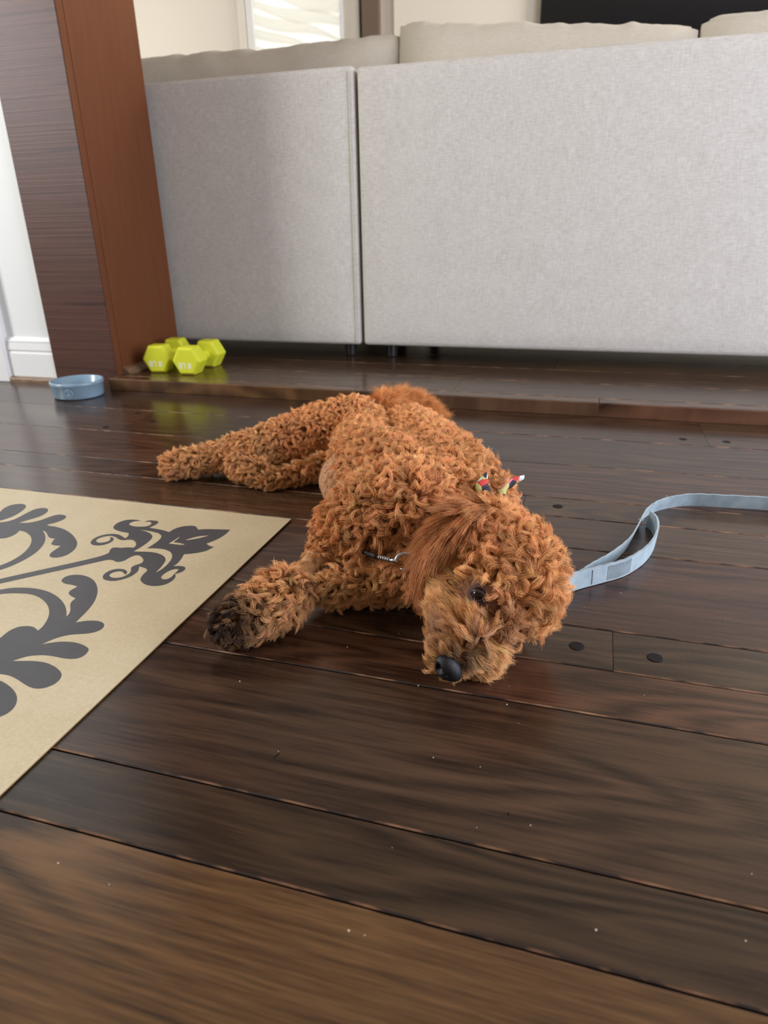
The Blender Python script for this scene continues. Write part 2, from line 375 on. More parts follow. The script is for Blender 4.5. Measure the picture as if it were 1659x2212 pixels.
# garden door and left window, plus two added for the far wall's light (frames in their openings, beside and behind the camera)
def window(name, corners):
    t_ = tag(empty(name), kind='structure')
    bm = bmesh.new()
    for a, b_ in corners: add_box(bm, a, b_)
    from_bm('window_frame', bm, M_TRIM, t_)
window('window_2', [((-3.39, -0.3, 0.95), (-3.31, -0.25, 2.25)), ((-3.39, 0.65, 0.95), (-3.31, 0.7, 2.25)), ((-3.39, -0.3, 0.95), (-3.31, 0.7, 1.0)), ((-3.39, -0.3, 2.2), (-3.31, 0.7, 2.25))])
window('added_window_3', [((2.06, 2.75, 0.55), (2.14, 2.82, 2.15)), ((2.06, 4.08, 0.55), (2.14, 4.15, 2.15)), ((2.06, 2.75, 0.55), (2.14, 4.15, 0.61)), ((2.06, 2.75, 2.09), (2.14, 4.15, 2.15))])  # unseen window, put in so the back wall gets light
window('added_window_4', [((-3.39, 2.6, 0.7), (-3.31, 2.66, 2.2)), ((-3.39, 4.14, 0.7), (-3.31, 4.2, 2.2)), ((-3.39, 2.6, 0.7), (-3.31, 4.2, 0.76)), ((-3.39, 2.6, 2.14), (-3.31, 4.2, 2.2))])  # unseen as well, put in to light the back wall from the left
window('door_1', [((2.06, -0.45, 0.0), (2.14, -0.38, 2.2)), ((2.06, 1.78, 0.0), (2.14, 1.85, 2.2)), ((2.06, -0.45, 2.13), (2.14, 1.85, 2.2)), ((2.06, 0.665, 0.0), (2.14, 0.735, 2.2))])
# ================================================================== post
m, nt, b = mat('sawn_veneer')
v = coords(nt, (1.3, 1, 150))
n = N(nt, 'ShaderNodeTexNoise'); n.inputs['Scale'].default_value = 1; n.inputs['Detail'].default_value = 6; n.inputs['Roughness'].default_value = 0.7; L(nt, v, n.inputs['Vector'])
r = ramp(nt, n.outputs['Fac'], [(0.30, (0.022, 0.008, 0.005)), (0.42, (0.070, 0.024, 0.014)), (0.58, (0.092, 0.033, 0.020)), (0.72, (0.14, 0.058, 0.038))]); L(nt, r.outputs[0], b.inputs['Base Color'])
v2 = coords(nt, (0.7, 1, 26))
k_ = N(nt, 'ShaderNodeTexNoise'); k_.inputs['Scale'].default_value = 1; k_.inputs['Detail'].default_value = 5; k_.inputs['Roughness'].default_value = 0.6; L(nt, v2, k_.inputs['Vector'])
kr = ramp(nt, k_.outputs['Fac'], [(0.35, (0.45, 0.42, 0.42)), (0.40, (1, 1, 1)), (0.60, (1, 1, 1)), (0.66, (1.3, 1.3, 1.3))])
km = N(nt, 'ShaderNodeMix', data_type='RGBA', blend_type='MULTIPLY'); km.inputs[0].default_value = 1; L(nt, r.outputs[0], km.inputs[6]); L(nt, kr.outputs[0], km.inputs[7]); L(nt, km.outputs[2], b.inputs['Base Color'])
b.inputs['Roughness'].default_value = 0.46; b.inputs['Specular IOR Level'].default_value = 0.42
bp = N(nt, 'ShaderNodeBump'); bp.inputs['Strength'].default_value = 0.35; bp.inputs['Distance'].default_value = 0.002
L(nt, n.outputs['Fac'], bp.inputs['Height']); L(nt, bp.outputs[0], b.inputs['Normal'])
M_VEN = m
m, nt, b = mat('smooth_red_brown_veneer')
v = coords(nt, (1, 14, 1.2))
n = N(nt, 'ShaderNodeTexNoise'); n.inputs['Scale'].default_value = 5; n.inputs['Detail'].default_value = 5; L(nt, v, n.inputs['Vector'])
r = ramp(nt, n.outputs['Fac'], [(0.3, (0.135, 0.043, 0.014)), (0.7, (0.155, 0.051, 0.018))]); L(nt, r.outputs[0], b.inputs['Base Color'])
b.inputs['Roughness'].default_value = 0.6; b.inputs['Specular IOR Level'].default_value = 0.25
M_RED = m
PO = tag(empty('wooden_post', (-1.53, 1.97, 0)), 'tall dark brown veneered wooden post between the white wall and the sofa', 'post')
def pbox(name, a, b_, m_, bev=0.0):
    o = box(name, [a[0] + 1.53, a[1] - 1.97, a[2]], [b_[0] + 1.53, b_[1] - 1.97, b_[2]], m_, PO, bev); return o
pbox('core', (-1.645, 1.805, 0), (-1.42, 2.150, H_), M_RED)
tag(pbox('front_panel', (-1.650, 1.798, 0), (-1.4165, 1.805, H_), M_VEN, 0.0012), 'rough sawn dark brown veneer face with horizontal saw marks')
tag(pbox('side_panel', (-1.42, 1.829, 0), (-1.4145, 2.155, H_), M_RED, 0.0012), 'smooth reddish brown side face')
pbox('edge_strip', (-1.42, 1.8005, 0), (-1.4150, 1.8275, H_), M_RED, 0.001)
bm = bmesh.new()
pr = [(0, 0), (0.026, 0), (0.026, 0.004), (0.012, 0.017), (0, 0.022)]
A_ = [bm.verts.new((0.1155 + dx, -0.145, 0.036 + z)) for dx, z in pr]; B_ = [bm.verts.new((0.1155 + dx, 0.02, 0.036 + z)) for dx, z in pr]
for i in range(5): bm.faces.new((A_[i], A_[(i + 1) % 5], B_[(i + 1) % 5], B_[i]))
bm.faces.new(A_); bm.faces.new(B_[::-1])
from_bm('shoe_moulding', bm, M_SHOE, PO)

# ================================================================== television
TV = tag(empty('television', (0.35, WY - 0.064, 1.80)), 'large black flat screen television on the cream wall behind the sofa', 'television')
box('housing', (-0.775, -0.02, -0.52), (0.775, 0.028, 0.52), simple('black_plastic', (0.012, 0.012, 0.013), 0.4), TV, 0.004)
box('screen', (-0.765, -0.0225, -0.505), (0.765, -0.0195, 0.51), simple('screen_glass', (0.006, 0.006, 0.008), 0.12, 0.5), TV)
box('wall_bracket', (-0.2, 0.028, -0.15), (0.2, 0.0335, 0.25), simple('bracket', (0.02, 0.02, 0.02), 0.5), TV)

# ================================================================== sofa
def linen(name, c0, c1):
    m, nt, b = mat(name)
    v = coords(nt, (1, 1, 1))
    mp = N(nt, 'ShaderNodeMapping'); mp.inputs['Scale'].default_value = (45, 45, 260); L(nt, v, mp.inputs['Vector'])
    n = N(nt, 'ShaderNodeTexNoise'); n.inputs['Scale'].default_value = 1; n.inputs['Detail'].default_value = 4; n.inputs['Roughness'].default_value = 0.65; L(nt, mp.outputs[0], n.inputs['Vector'])
    mp2 = N(nt, 'ShaderNodeMapping'); mp2.inputs['Scale'].default_value = (300, 300, 60); L(nt, v, mp2.inputs['Vector'])
    n2 = N(nt, 'ShaderNodeTexNoise'); n2.inputs['Scale'].default_value = 1; n2.inputs['Detail'].default_value = 2; L(nt, mp2.outputs[0], n2.inputs['Vector'])
    n3 = N(nt, 'ShaderNodeTexNoise'); n3.inputs['Scale'].default_value = 14; n3.inputs['Detail'].default_value = 4; L(nt, v, n3.inputs['Vector'])
    a = N(nt, 'ShaderNodeMix', data_type='FLOAT'); a.inputs[0].default_value = 0.35; L(nt, n.outputs['Fac'], a.inputs[2]); L(nt, n2.outputs['Fac'], a.inputs[3])
    a2 = N(nt, 'ShaderNodeMix', data_type='FLOAT'); a2.inputs[0].default_value = 0.14; L(nt, a.outputs[0], a2.inputs[2]); L(nt, n3.outputs['Fac'], a2.inputs[3])
    r = ramp(nt, a2.outputs[0], [(0.32, c0), (0.68, c1)]); L(nt, r.outputs[0], b.inputs['Base Color'])
    b.inputs['Roughness'].default_value = 0.85; b.inputs['Specular IOR Level'].default_value = 0.25; b.inputs['Sheen Weight'].default_value = 0.15
    bp = N(nt, 'ShaderNodeBump'); bp.inputs['Strength'].default_value = 0.25; bp.inputs['Distance'].default_value = 0.001
    L(nt, a.outputs[0], bp.inputs['Height']); L(nt, bp.outputs[0], b.inputs['Normal'])
    return m
M_LINEN = linen('beige_grey_linen', (0.49, 0.455, 0.40), (0.71, 0.675, 0.62))
M_LINEN2 = linen('cushion_linen', (0.51, 0.455, 0.36), (0.61, 0.555, 0.45))
M_LEG = simple('dark_leg', (0.03, 0.025, 0.022), 0.4)
def padded_panel(name, x0, x1, y0, y1, z0, z1, m_, parent, rad=0.012, nx=40, nz=30, puff=0.006, ripple=0.0):
    """rounded upholstered slab: a superellipse-rounded box with a slightly puffed face"""
    bm = bmesh.new(); add_box(bm, (x0, y0, z0), (x1, y1, z1))
    bmesh.ops.bevel(bm, geom=list(bm.edges), offset=rad, segments=4, profile=0.5, affect='EDGES')
    fr = [f for f in bm.faces if f.calc_area() > 0.1]
    bmesh.ops.subdivide_edges(bm, edges=list({e for f in fr for e in f.edges}), cuts=18, use_grid_fill=True)
    for v_ in bm.verts:
        s = (v_.co.x - x0) / (x1 - x0); t_ = (v_.co.z - z0) / (z1 - z0)
        if v_.co.y < y0 + 0.0005:
            v_.co.y -= puff * max(0, (1 - (2 * s - 1) ** 8)) * max(0, (1 - (2 * t_ - 1) ** 8))
            v_.co.y -= 0.0015 * mnoise.noise(Vector((s * 6, t_ * 5, x0)))
        if t_ > 0.9: v_.co.z += ripple * mnoise.noise(Vector((v_.co.x * 9, 0, 3.3)))
    return from_bm(name, bm, m_, parent, smooth=True)
def sofa_module(label, x0, x1, ztop, legs):
    s = tag(empty('sofa_module', (x0, 2.2, 0.036)), label, 'sofa', 'sofa modules of the sectional')
    def B(name, a, b_, m_, bev=0.02): return box(name, (a[0] - x0, a[1] - 2.2, a[2] - 0.036), (b_[0] - x0, b_[1] - 2.2, b_[2] - 0.036), m_, s, bev, 3)
    bp_ = padded_panel('back_panel', 0, x1 - x0, 0.004, 0.15, 0.088 - 0.036, ztop - 0.036, M_LINEN, s, ripple=0.004)
    B('seat_base', (x0 + 0.004, 2.352, 0.10), (x1 - 0.004, 3.12, 0.40), M_LINEN)
    B('seat_cushion', (x0 + 0.004, 2.60, 0.401), (x1 - 0.004, 3.14, 0.56), M_LINEN, 0.04)
    for lx, ly in legs:
        bm = bmesh.new(); lathe(bm, [(0, 0), (0.017, 0), (0.019, 0.003), (0.023, 0.064), (0, 0.0645)], 16, (lx - x0, ly - 2.2, 0))
        from_bm('leg', bm, M_LEG, s, smooth=False)
    return s, bp_
sL, bL = sofa_module('beige sofa section with the narrower back panel, right beside the wooden post', -2.10, -0.744, 0.890, [(-0.815, 2.31), (-2.0, 2.31), (-0.815, 3.0), (-2.0, 3.0)])
sR, bR = sofa_module('beige sofa section with the wide brightly lit back panel, away from the post', -0.732, 1.25, 0.886, [(-0.665, 2.31), (1.18, 2.31), (-0.665, 3.0), (1.18, 3.0)])
bm = bmesh.new(); tube(bm, [(1.356 - 0.013, 0.002, z) for z in np.linspace(0.065, 0.842, 20)], 0.0022, 6); from_bm('seam_piping', bm, M_LINEN2, bL)

def cushion(label, x0, x1, y0, y1, z0, top, lumps, m_, tilt=0.0):
    """loose back cushion: puffy slab whose upper edge follows TOP(s) and wrinkles"""
    nx, nr = 90, 40
    cx, cy = (x0 + x1) / 2, (y0 + y1) / 2; pts = []
    for i in range(nx + 1):
        s = i / nx; e_ = abs(2 * s - 1) ** 7; th = (1 - 0.75 * e_) * (y1 - y0) / 2
        zt = top(s); zt -= 0.012 * abs(2 * s - 1) ** 14
        row = []
        for j in range(nr):
            a = 2 * math.pi * j / nr; ca, sa = math.cos(a), math.sin(a)
            yy = th * math.copysign(abs(ca) ** 0.8, ca); hz = (zt - z0) / 2
            zz = (zt + z0) / 2 + hz * math.copysign(abs(sa) ** 0.42, sa)
            if sa > 0.5:
                zz += lumps * (mnoise.noise(Vector((x0 + s * (x1 - x0), 0.3, 0)) * 16) + 0.5 * mnoise.noise(Vector((s * (x1 - x0) * 40, 2, x0)))) * (sa - 0.5) * 2
            yy += 0.006 * mnoise.noise(Vector((s * 9, sa * 3, x0 * 5)))
            row.append((x0 + s * (x1 - x0) - cx, yy, zz - z0))
        row.append(row[0]); pts.append(row)
    bm = bmesh.new()
    V = [[bm.verts.new(p) for p in row[:-1]] for row in pts]
    for i in range(nx):
        for j in range(nr): bm.faces.new((V[i][j], V[i + 1][j], V[i + 1][(j + 1) % nr], V[i][(j + 1) % nr]))
    bm.faces.new(V[0]); bm.faces.new(V[-1][::-1])
    root = tag(empty('back_cushion', (cx, cy, z0)), label, 'cushion', 'loose cushions along the sofa back')
    o = from_bm('cover', bm, m_, root, smooth=True)
    # welt along the crown
    bm = bmesh.new(); tube(bm, [(pts[i][nr // 4][0], pts[i][nr // 4][1] - 0.004, pts[i][nr // 4][2] + 0.0005) for i in range(2, nx - 1)], 0.0028, 6)
    from_bm('welt', bm, m_, root, smooth=True)
    return root
cushion('taupe loose cushion nearest the post, lying low behind the narrower back panel', -1.75, -0.668, 2.355, 2.56, 0.561, lambda s: 1.004 + 0.010 * s + 0.006 * math.sin(7 * s), 0.007, M_LINEN2)
cushion('long loose cushion standing highest at its left corner, beneath the television', -0.664, 0.207, 2.355, 2.56, 0.561, lambda s: 1.046 - 0.080 * s ** 0.8, 0.008, M_LINEN2)
cushion('loose cushion furthest from the post, only its top edge showing', 0.215, 1.10, 2.355, 2.56, 0.561, lambda s: 0.979 + 0.002 * s, 0.006, M_LINEN2)

# ================================================================== mat
MATD = {"outer": [[[-0.6909, 0.7315], [-0.6806, 0.7439], [-0.6726, 0.7542], [-0.6698, 0.765], [-0.6759, 0.7719], [-0.6763, 0.7804], [-0.6712, 0.7827], [-0.6627, 0.7829], [-0.6543, 0.7878], [-0.6447, 0.7886], [-0.6452, 0.7954], [-0.6511, 0.8045], [-0.6617, 0.8126], [-0.6706, 0.8128], [-0.6758, 0.8078], [-0.6845, 0.8078], [-0.6973, 0.8155], [-0.7096, 0.8176], [-0.7172, 0.8111], [-0.7213, 0.8026], [-0.7184, 0.7943], [-0.7093, 0.7894], [-0.7017, 0.7932], [-0.6978, 0.7996], [-0.6994, 0.8065], [-0.7056, 0.8123], [-0.7011, 0.8134], [-0.6942, 0.8078], [-0.6911, 0.7977], [-0.6945, 0.7861], [-0.7039, 0.7802], [-0.7156, 0.7807], [-0.7246, 0.7891], [-0.7285, 0.8026], [-0.7235, 0.817], [-0.7116, 0.825], [-0.6991, 0.8251], [-0.6885, 0.8204], [-0.6795, 0.8153], [-0.6784, 0.8211], [-0.6853, 0.8344], [-0.6933, 0.8343], [-0.7074, 0.8364], [-0.7192, 0.8411], [-0.7261, 0.8472], [-0.7305, 0.8601], [-0.7288, 0.8728], [-0.7205, 0.882], [-0.7073, 0.8845], [-0.696, 0.8816], [-0.7068, 0.8784], [-0.7096, 0.8695], [-0.7066, 0.8622], [-0.6929, 0.8589], [-0.6799, 0.8611], [-0.6722, 0.8658], [-0.671, 0.8733], [-0.6749, 0.8804], [-0.682, 0.8827], [-0.6878, 0.8792], [-0.6865, 0.8865], [-0.677, 0.8889], [-0.6683, 0.8883], [-0.6632, 0.8834], [-0.6629, 0.8734], [-0.666, 0.8607], [-0.6538, 0.8599], [-0.6383, 0.858], [-0.6242, 0.8539], [-0.6233, 0.8677], [-0.6153, 0.8804], [-0.6054, 0.8845], [-0.5952, 0.8867], [-0.5833, 0.8741], [-0.5711, 0.88], [-0.5521, 0.8833], [-0.5322, 0.8872], [-0.5303, 0.8687], [-0.5331, 0.8495], [-0.5422, 0.8302], [-0.5352, 0.824], [-0.5253, 0.8224], [-0.5285, 0.8068], [-0.5411, 0.7951], [-0.5561, 0.7879], [-0.5517, 0.7743], [-0.5487, 0.7607], [-0.5496, 0.7496], [-0.542, 0.7525], [-0.5342, 0.7527], [-0.5285, 0.749], [-0.5266, 0.7404], [-0.5297, 0.733], [-0.534, 0.7289], [-0.5298, 0.7247], [-0.5263, 0.7155], [-0.527, 0.7026], [-0.5333, 0.694], [-0.5437, 0.6893], [-0.5566, 0.6906], [-0.5682, 0.6974], [-0.573, 0.7032], [-0.5775, 0.7151], [-0.5782, 0.7298], [-0.5887, 0.7347], [-0.5979, 0.736], [-0.5916, 0.7263], [-0.5896, 0.7179], [-0.5904, 0.7059], [-0.5973, 0.6939], [-0.6077, 0.6869], [-0.6208, 0.6877], [-0.6292, 0.6942], [-0.6331, 0.7049], [-0.6311, 0.716], [-0.6232, 0.7226], [-0.6119, 0.7225], [-0.604, 0.7171], [-0.6006, 0.709], [-0.6066, 0.7119], [-0.6122, 0.7164], [-0.6203, 0.7143], [-0.6245, 0.7072], [-0.6225, 0.7003], [-0.6145, 0.696], [-0.6048, 0.6977], [-0.5992, 0.705], [-0.598, 0.7142], [-0.6014, 0.7222], [-0.6076, 0.7298], [-0.6068, 0.7377], [-0.6014, 0.7438], [-0.6013, 0.7517], [-0.6076, 0.7597], [-0.6176, 0.7669], [-0.6246, 0.7674], [-0.6286, 0.7614], [-0.6302, 0.7522], [-0.6304, 0.7457], [-0.6361, 0.7401], [-0.6432, 0.7408], [-0.6459, 0.7433], [-0.6556, 0.7439], [-0.6622, 0.7374], [-0.6714, 0.728], [-0.6803, 0.7184], [-0.7563, 0.6411], [-0.7786, 0.6156], [-0.79, 0.6267], [-0.7674, 0.6526]], [[-0.9421, 0.8137], [-0.9571, 0.8397], [-0.9634, 0.8536], [-0.9709, 0.8688], [-0.9716, 0.8849], [-0.9618, 0.8942], [-0.9508, 0.8956], [-0.9404, 0.89], [-0.9325, 0.8786], [-0.9275, 0.8627], [-0.9254, 0.8453], [-0.9282, 0.832], [-0.9328, 0.8222]], [[-0.9271, 0.8163], [-0.9168, 0.8238], [-0.9121, 0.8374], [-0.9139, 0.8584], [-0.9139, 0.878], [-0.908, 0.8874], [-0.8966, 0.8895], [-0.8873, 0.8847], [-0.8801, 0.8721], [-0.8786, 0.8572], [-0.8837, 0.8446], [-0.8896, 0.8333], [-0.894, 0.8231], [-0.8805, 0.8259], [-0.871, 0.8331], [-0.865, 0.8444], [-0.8616, 0.859], [-0.8564, 0.8692], [-0.8469, 0.8716], [-0.8353, 0.8682], [-0.8299, 0.8583], [-0.8306, 0.8471], [-0.835, 0.8363], [-0.8414, 0.8287], [-0.8357, 0.8254], [-0.8212, 0.8256], [-0.8002, 0.8205], [-0.776, 0.8085], [-0.7547, 0.7931], [-0.7422, 0.7814], [-0.7338, 0.769], [-0.7284, 0.7562], [-0.7273, 0.7426], [-0.7312, 0.7328], [-0.7391, 0.7278], [-0.7477, 0.7285], [-0.7536, 0.7328], [-0.7579, 0.7425], [-0.7588, 0.7543], [-0.7599, 0.7653], [-0.7663, 0.7643], [-0.775, 0.7645], [-0.7804, 0.7673], [-0.7839, 0.7748], [-0.7888, 0.786], [-0.7948, 0.7849], [-0.8023, 0.7873], [-0.8141, 0.7976], [-0.8245, 0.8051], [-0.831, 0.8068], [-0.8181, 0.7966], [-0.8069, 0.7862], [-0.7931, 0.7682], [-0.7835, 0.7479], [-0.779, 0.7291], [-0.7786, 0.7118], [-0.7805, 0.6953], [-0.7844, 0.6824], [-0.7884, 0.6741], [-0.7959, 0.6615], [-0.8087, 0.6742], [-0.8, 0.6859], [-0.7961, 0.6977], [-0.7953, 0.7132], [-0.7977, 0.7302], [-0.8057, 0.7503], [-0.8177, 0.7682], [-0.8298, 0.7803], [-0.844, 0.7899], [-0.8588, 0.7963], [-0.8687, 0.7967], [-0.8653, 0.79], [-0.8632, 0.7783], [-0.8662, 0.7676], [-0.8747, 0.7626], [-0.8955, 0.7611], [-0.943, 0.8087]], [[-0.7576, 0.6165], [-0.7424, 0.6269], [-0.7313, 0.6353], [-0.7165, 0.6399], [-0.6999, 0.6425], [-0.6828, 0.6417], [-0.6639, 0.6371], [-0.6438, 0.6278], [-0.6268, 0.6162], [-0.6136, 0.6041], [-0.6037, 0.5916], [-0.6051, 0.5987], [-0.6099, 0.607], [-0.6187, 0.6164], [-0.624, 0.625], [-0.6243, 0.634], [-0.6333, 0.6368], [-0.6427, 0.6416], [-0.6468, 0.6501], [-0.644, 0.6617], [-0.6549, 0.6643], [-0.6656, 0.6637], [-0.6759, 0.6677], [-0.6809, 0.6744], [-0.681, 0.6836], [-0.6737, 0.6902], [-0.6602, 0.6925], [-0.6444, 0.6886], [-0.6282, 0.6792], [-0.6125, 0.6635], [-0.6023, 0.6492], [-0.593, 0.6312], [-0.5878, 0.6129], [-0.585, 0.5966], [-0.5827, 0.5834], [-0.5745, 0.5892], [-0.5634, 0.5935], [-0.5521, 0.5934], [-0.5437, 0.5885], [-0.5404, 0.5796], [-0.5431, 0.5719], [-0.5511, 0.5655], [-0.563, 0.5614], [-0.5738, 0.556], [-0.5828, 0.546], [-0.5885, 0.5321], [-0.5787, 0.5388], [-0.5669, 0.544], [-0.5527, 0.5462], [-0.5404, 0.5442], [-0.5315, 0.541], [-0.5264, 0.5376], [-0.5236, 0.5298], [-0.5244, 0.5218], [-0.5306, 0.5168], [-0.5414, 0.5149], [-0.5542, 0.5153], [-0.5665, 0.515], [-0.5784, 0.5118], [-0.5889, 0.5059], [-0.5963, 0.4951], [-0.5827, 0.4992], [-0.5698, 0.5022], [-0.5557, 0.5028], [-0.5414, 0.4993], [-0.5296, 0.4938], [-0.5229, 0.4885], [-0.5189, 0.4812], [-0.5186, 0.4717], [-0.5238, 0.4642], [-0.5304, 0.4607], [-0.5401, 0.4605], [-0.5526, 0.4644], [-0.5647, 0.4687], [-0.578, 0.4721], [-0.591, 0.4716], [-0.6082, 0.4681], [-0.6592, 0.5187], [-0.6467, 0.5288], [-0.6491, 0.5383], [-0.6489, 0.5487], [-0.6451, 0.5568], [-0.6363, 0.5609], [-0.6274, 0.5612], [-0.6202, 0.5582], [-0.6148, 0.5553], [-0.6158, 0.5647], [-0.6219, 0.5793], [-0.6312, 0.5936], [-0.6434, 0.6059], [-0.6577, 0.616], [-0.6744, 0.6238], [-0.6904, 0.6279], [-0.7063, 0.6262], [-0.7224, 0.622], [-0.7325, 0.6168], [-0.7476, 0.6065]], [[-0.5816, 0.462], [-0.5736, 0.4601], [-0.5616, 0.4559], [-0.5495, 0.4499], [-0.5398, 0.4423], [-0.5334, 0.4339], [-0.5302, 0.425], [-0.5312, 0.4181], [-0.534, 0.4132], [-0.5396, 0.4093], [-0.5662, 0.4312], [-0.587, 0.4571]]], "holes": [[[-0.6775, 0.8487], [-0.6667, 0.8499], [-0.6495, 0.8482], [-0.6368, 0.845], [-0.6259, 0.8365], [-0.622, 0.8228], [-0.6216, 0.8068], [-0.6232, 0.7918], [-0.6103, 0.7951], [-0.5959, 0.7961], [-0.5819, 0.7912], [-0.572, 0.7821], [-0.5644, 0.7678], [-0.5607, 0.7498], [-0.5607, 0.7329], [-0.5634, 0.7253], [-0.5654, 0.7424], [-0.5698, 0.76], [-0.5756, 0.7697], [-0.5873, 0.7781], [-0.6019, 0.7826], [-0.6176, 0.7812], [-0.6364, 0.777], [-0.6346, 0.7912], [-0.6344, 0.8106], [-0.6376, 0.828], [-0.6448, 0.8373], [-0.6555, 0.844], [-0.6669, 0.8476]], [[-0.5483, 0.7155], [-0.5495, 0.7254], [-0.5474, 0.7364], [-0.5423, 0.7432], [-0.5368, 0.7431], [-0.5351, 0.7367], [-0.5347, 0.7264], [-0.5333, 0.7194], [-0.5358, 0.7116], [-0.5426, 0.7104]], [[-0.5819, 0.8343], [-0.571, 0.8507], [-0.5537, 0.8589], [-0.5563, 0.8545], [-0.5663, 0.8427], [-0.5779, 0.8339]], [[-0.6, 0.8153], [-0.5986, 0.8289], [-0.5977, 0.8438], [-0.5957, 0.8351], [-0.5955, 0.8214], [-0.5854, 0.8215], [-0.5736, 0.8193], [-0.5769, 0.8159], [-0.5901, 0.8157]]], "leashA": [[0.3341, 1.1869], [0.314, 1.1942], [0.2424, 1.1888], [0.1827, 1.1802], [0.1355, 1.1447], [0.1097, 1.1014], [0.0979, 1.0599], [0.0878, 1.0106], [0.075, 0.9624], [0.0519, 0.9102], [0.0273, 0.8681], [0.01, 0.834], [-0.0121, 0.7989]], "leashB": [[-0.0119, 0.7953], [0.0102, 0.8289], [0.0456, 0.8607], [0.0763, 0.8908], [0.1043, 0.9404], [0.1205, 0.9987], [0.1222, 1.0478], [0.1139, 1.0734]]}
m, nt, b = mat('cream_vinyl')
v = coords(nt, (1, 1, 1))
n = N(nt, 'ShaderNodeTexNoise'); n.inputs['Scale'].default_value = 260; n.inputs['Detail'].default_value = 5; n.inputs['Roughness'].default_value = 0.7; L(nt, v, n.inputs['Vector'])
n2 = N(nt, 'ShaderNodeTexNoise'); n2.inputs['Scale'].default_value = 7; n2.inputs['Detail'].default_value = 4; L(nt, v, n2.inputs['Vector'])
a = N(nt, 'ShaderNodeMix', data_type='FLOAT'); a.inputs[0].default_value = 0.45; L(nt, n.outputs['Fac'], a.inputs[2]); L(nt, n2.outputs['Fac'], a.inputs[3])
r = ramp(nt, a.outputs[0], [(0.3, (0.475, 0.38, 0.22)), (0.7, (0.65, 0.55, 0.37))]); L(nt, r.outputs[0], b.inputs['Base Color'])
b.inputs['Roughness'].default_value = 0.42; b.inputs['Specular IOR Level'].default_value = 0.5
bp = N(nt, 'ShaderNodeBump'); bp.inputs['Strength'].default_value = 0.12; bp.inputs['Distance'].default_value = 0.0006
L(nt, n.outputs['Fac'], bp.inputs['Height']); L(nt, bp.outputs[0], b.inputs['Normal'])
M_VINYL = m
M_PRINT = simple('grey_print', (0.064, 0.062, 0.066), 0.42, 0.45, var=0.06, vscale=30, bump=0.08, bscale=260)
M_MATEDGE = simple('mat_edge', (0.30, 0.20, 0.08), 0.6)
mx1, my1 = -0.4535, 0.9535
RUG = tag(empty('floor_mat', (mx1, my1, 0.0008)), 'cream vinyl floor mat with grey floral scroll print at the left', 'mat')
bm = bmesh.new(); add_box(bm, (-1.04, -1.04, 0), (0, 0, 0.0021), 0.0003, 1)
o = from_bm('vinyl_sheet', bm, [M_VINYL, M_MATEDGE], RUG)
for p in o.data.polygons: p.material_index = 0 if abs(p.normal.z) > 0.5 else 1
def chaikin(P_, it=2, keep=1.15):
    P_ = [np.array(p) for p in P_]; sharp = []
    n_ = len(P_)
    for i in range(n_):
        a_ = P_[i] - P_[i - 1]; b_ = P_[(i + 1) % n_] - P_[i]
        ang = abs(math.atan2(a_[0] * b_[1] - a_[1] * b_[0], a_ @ b_)); sharp.append(ang > keep)
    for _ in range(it):
        Q, S_ = [], []
        n_ = len(P_)
        for i in range(n_):
            p, q = P_[i], P_[(i + 1) % n_]
            if sharp[i]: Q.append(p); S_.append(True)
            else: Q.append(p * .75 + q * .25); S_.append(False)
            if not sharp[(i + 1) % n_]: Q.append(p * .25 + q * .75); S_.append(False)
        P_, sharp = Q, S_
    return P_
def flat_print(name, loops, parent, z):
    cu = bpy.data.curves.new(name, 'CURVE'); cu.dimensions = '2D'; cu.fill_mode = 'BOTH'
    for lp in loops:
        P_ = chaikin(lp)
        sp = cu.splines.new('POLY'); sp.points.add(len(P_) - 1); sp.use_cyclic_u = True
        for pt, p in zip(sp.points, P_): pt.co = (p[0] - mx1, p[1] - my1, 0, 1)
    tmp = bpy.data.objects.new('t', cu); me = bpy.data.meshes.new_from_object(tmp); bpy.data.objects.remove(tmp); bpy.data.curves.remove(cu)
    me.name = name
    o = link(name, me, M_PRINT, parent, (0, 0, z)); return o
for k, lp in enumerate(MATD['outer']):
    o = flat_print('printed_scroll', [lp] + (MATD['holes'] if k == 0 else []), RUG, 0.00225)
    for q in ((1, 2, 3) if k not in (1, 4) else ()):                            # the other three corners repeat the print
        c_ = o.copy(); C.objects.link(c_); a_ = q * math.pi / 2; m_ = Matrix.Rotation(a_, 2); cc = Vector((-0.52, -0.52))
        off = cc - m_ @ cc; c_.location = (off.x, off.y, 0.00225); c_.rotation_euler = (0, 0, a_)

# ================================================================== bowl
M_BOWL = simple('blue_grey_enamel', (0.25, 0.37, 0.46), 0.22, 0.5, var=0.12, vscale=18, coat=0.3)
BW = tag(empty('dog_bowl', (-1.464, 1.672, 0.0)), 'shallow blue grey dog bowl on the floor in front of the wooden post', 'bowl')
bm = bmesh.new()
lathe(bm, [(0, 0.004), (0.062, 0.004), (0.069, 0.0005), (0.0735, 0.0015), (0.0755, 0.006), (0.0785, 0.038), (0.0800, 0.0395), (0.0812, 0.043), (0.0812, 0.0475), (0.0795, 0.0500), (0.0765, 0.0500), (0.0745, 0.0475), (0.069, 0.016), (0.064, 0.010), (0.05, 0.0078), (0, 0.0075)], 72)
from_bm('vessel', bm, M_BOWL, BW, smooth=True)
BW.scale = (0.94, 0.94, 0.97)
bm = bmesh.new()
ang0 = R(-72)
def on_bowl(da, z, out=0.0):
    a_ = ang0 + da; rr = 0.0755 + (z - 0.006) / 0.032 * 0.003 + out
    return Vector((rr * math.cos(a_), rr * math.sin(a_), z))
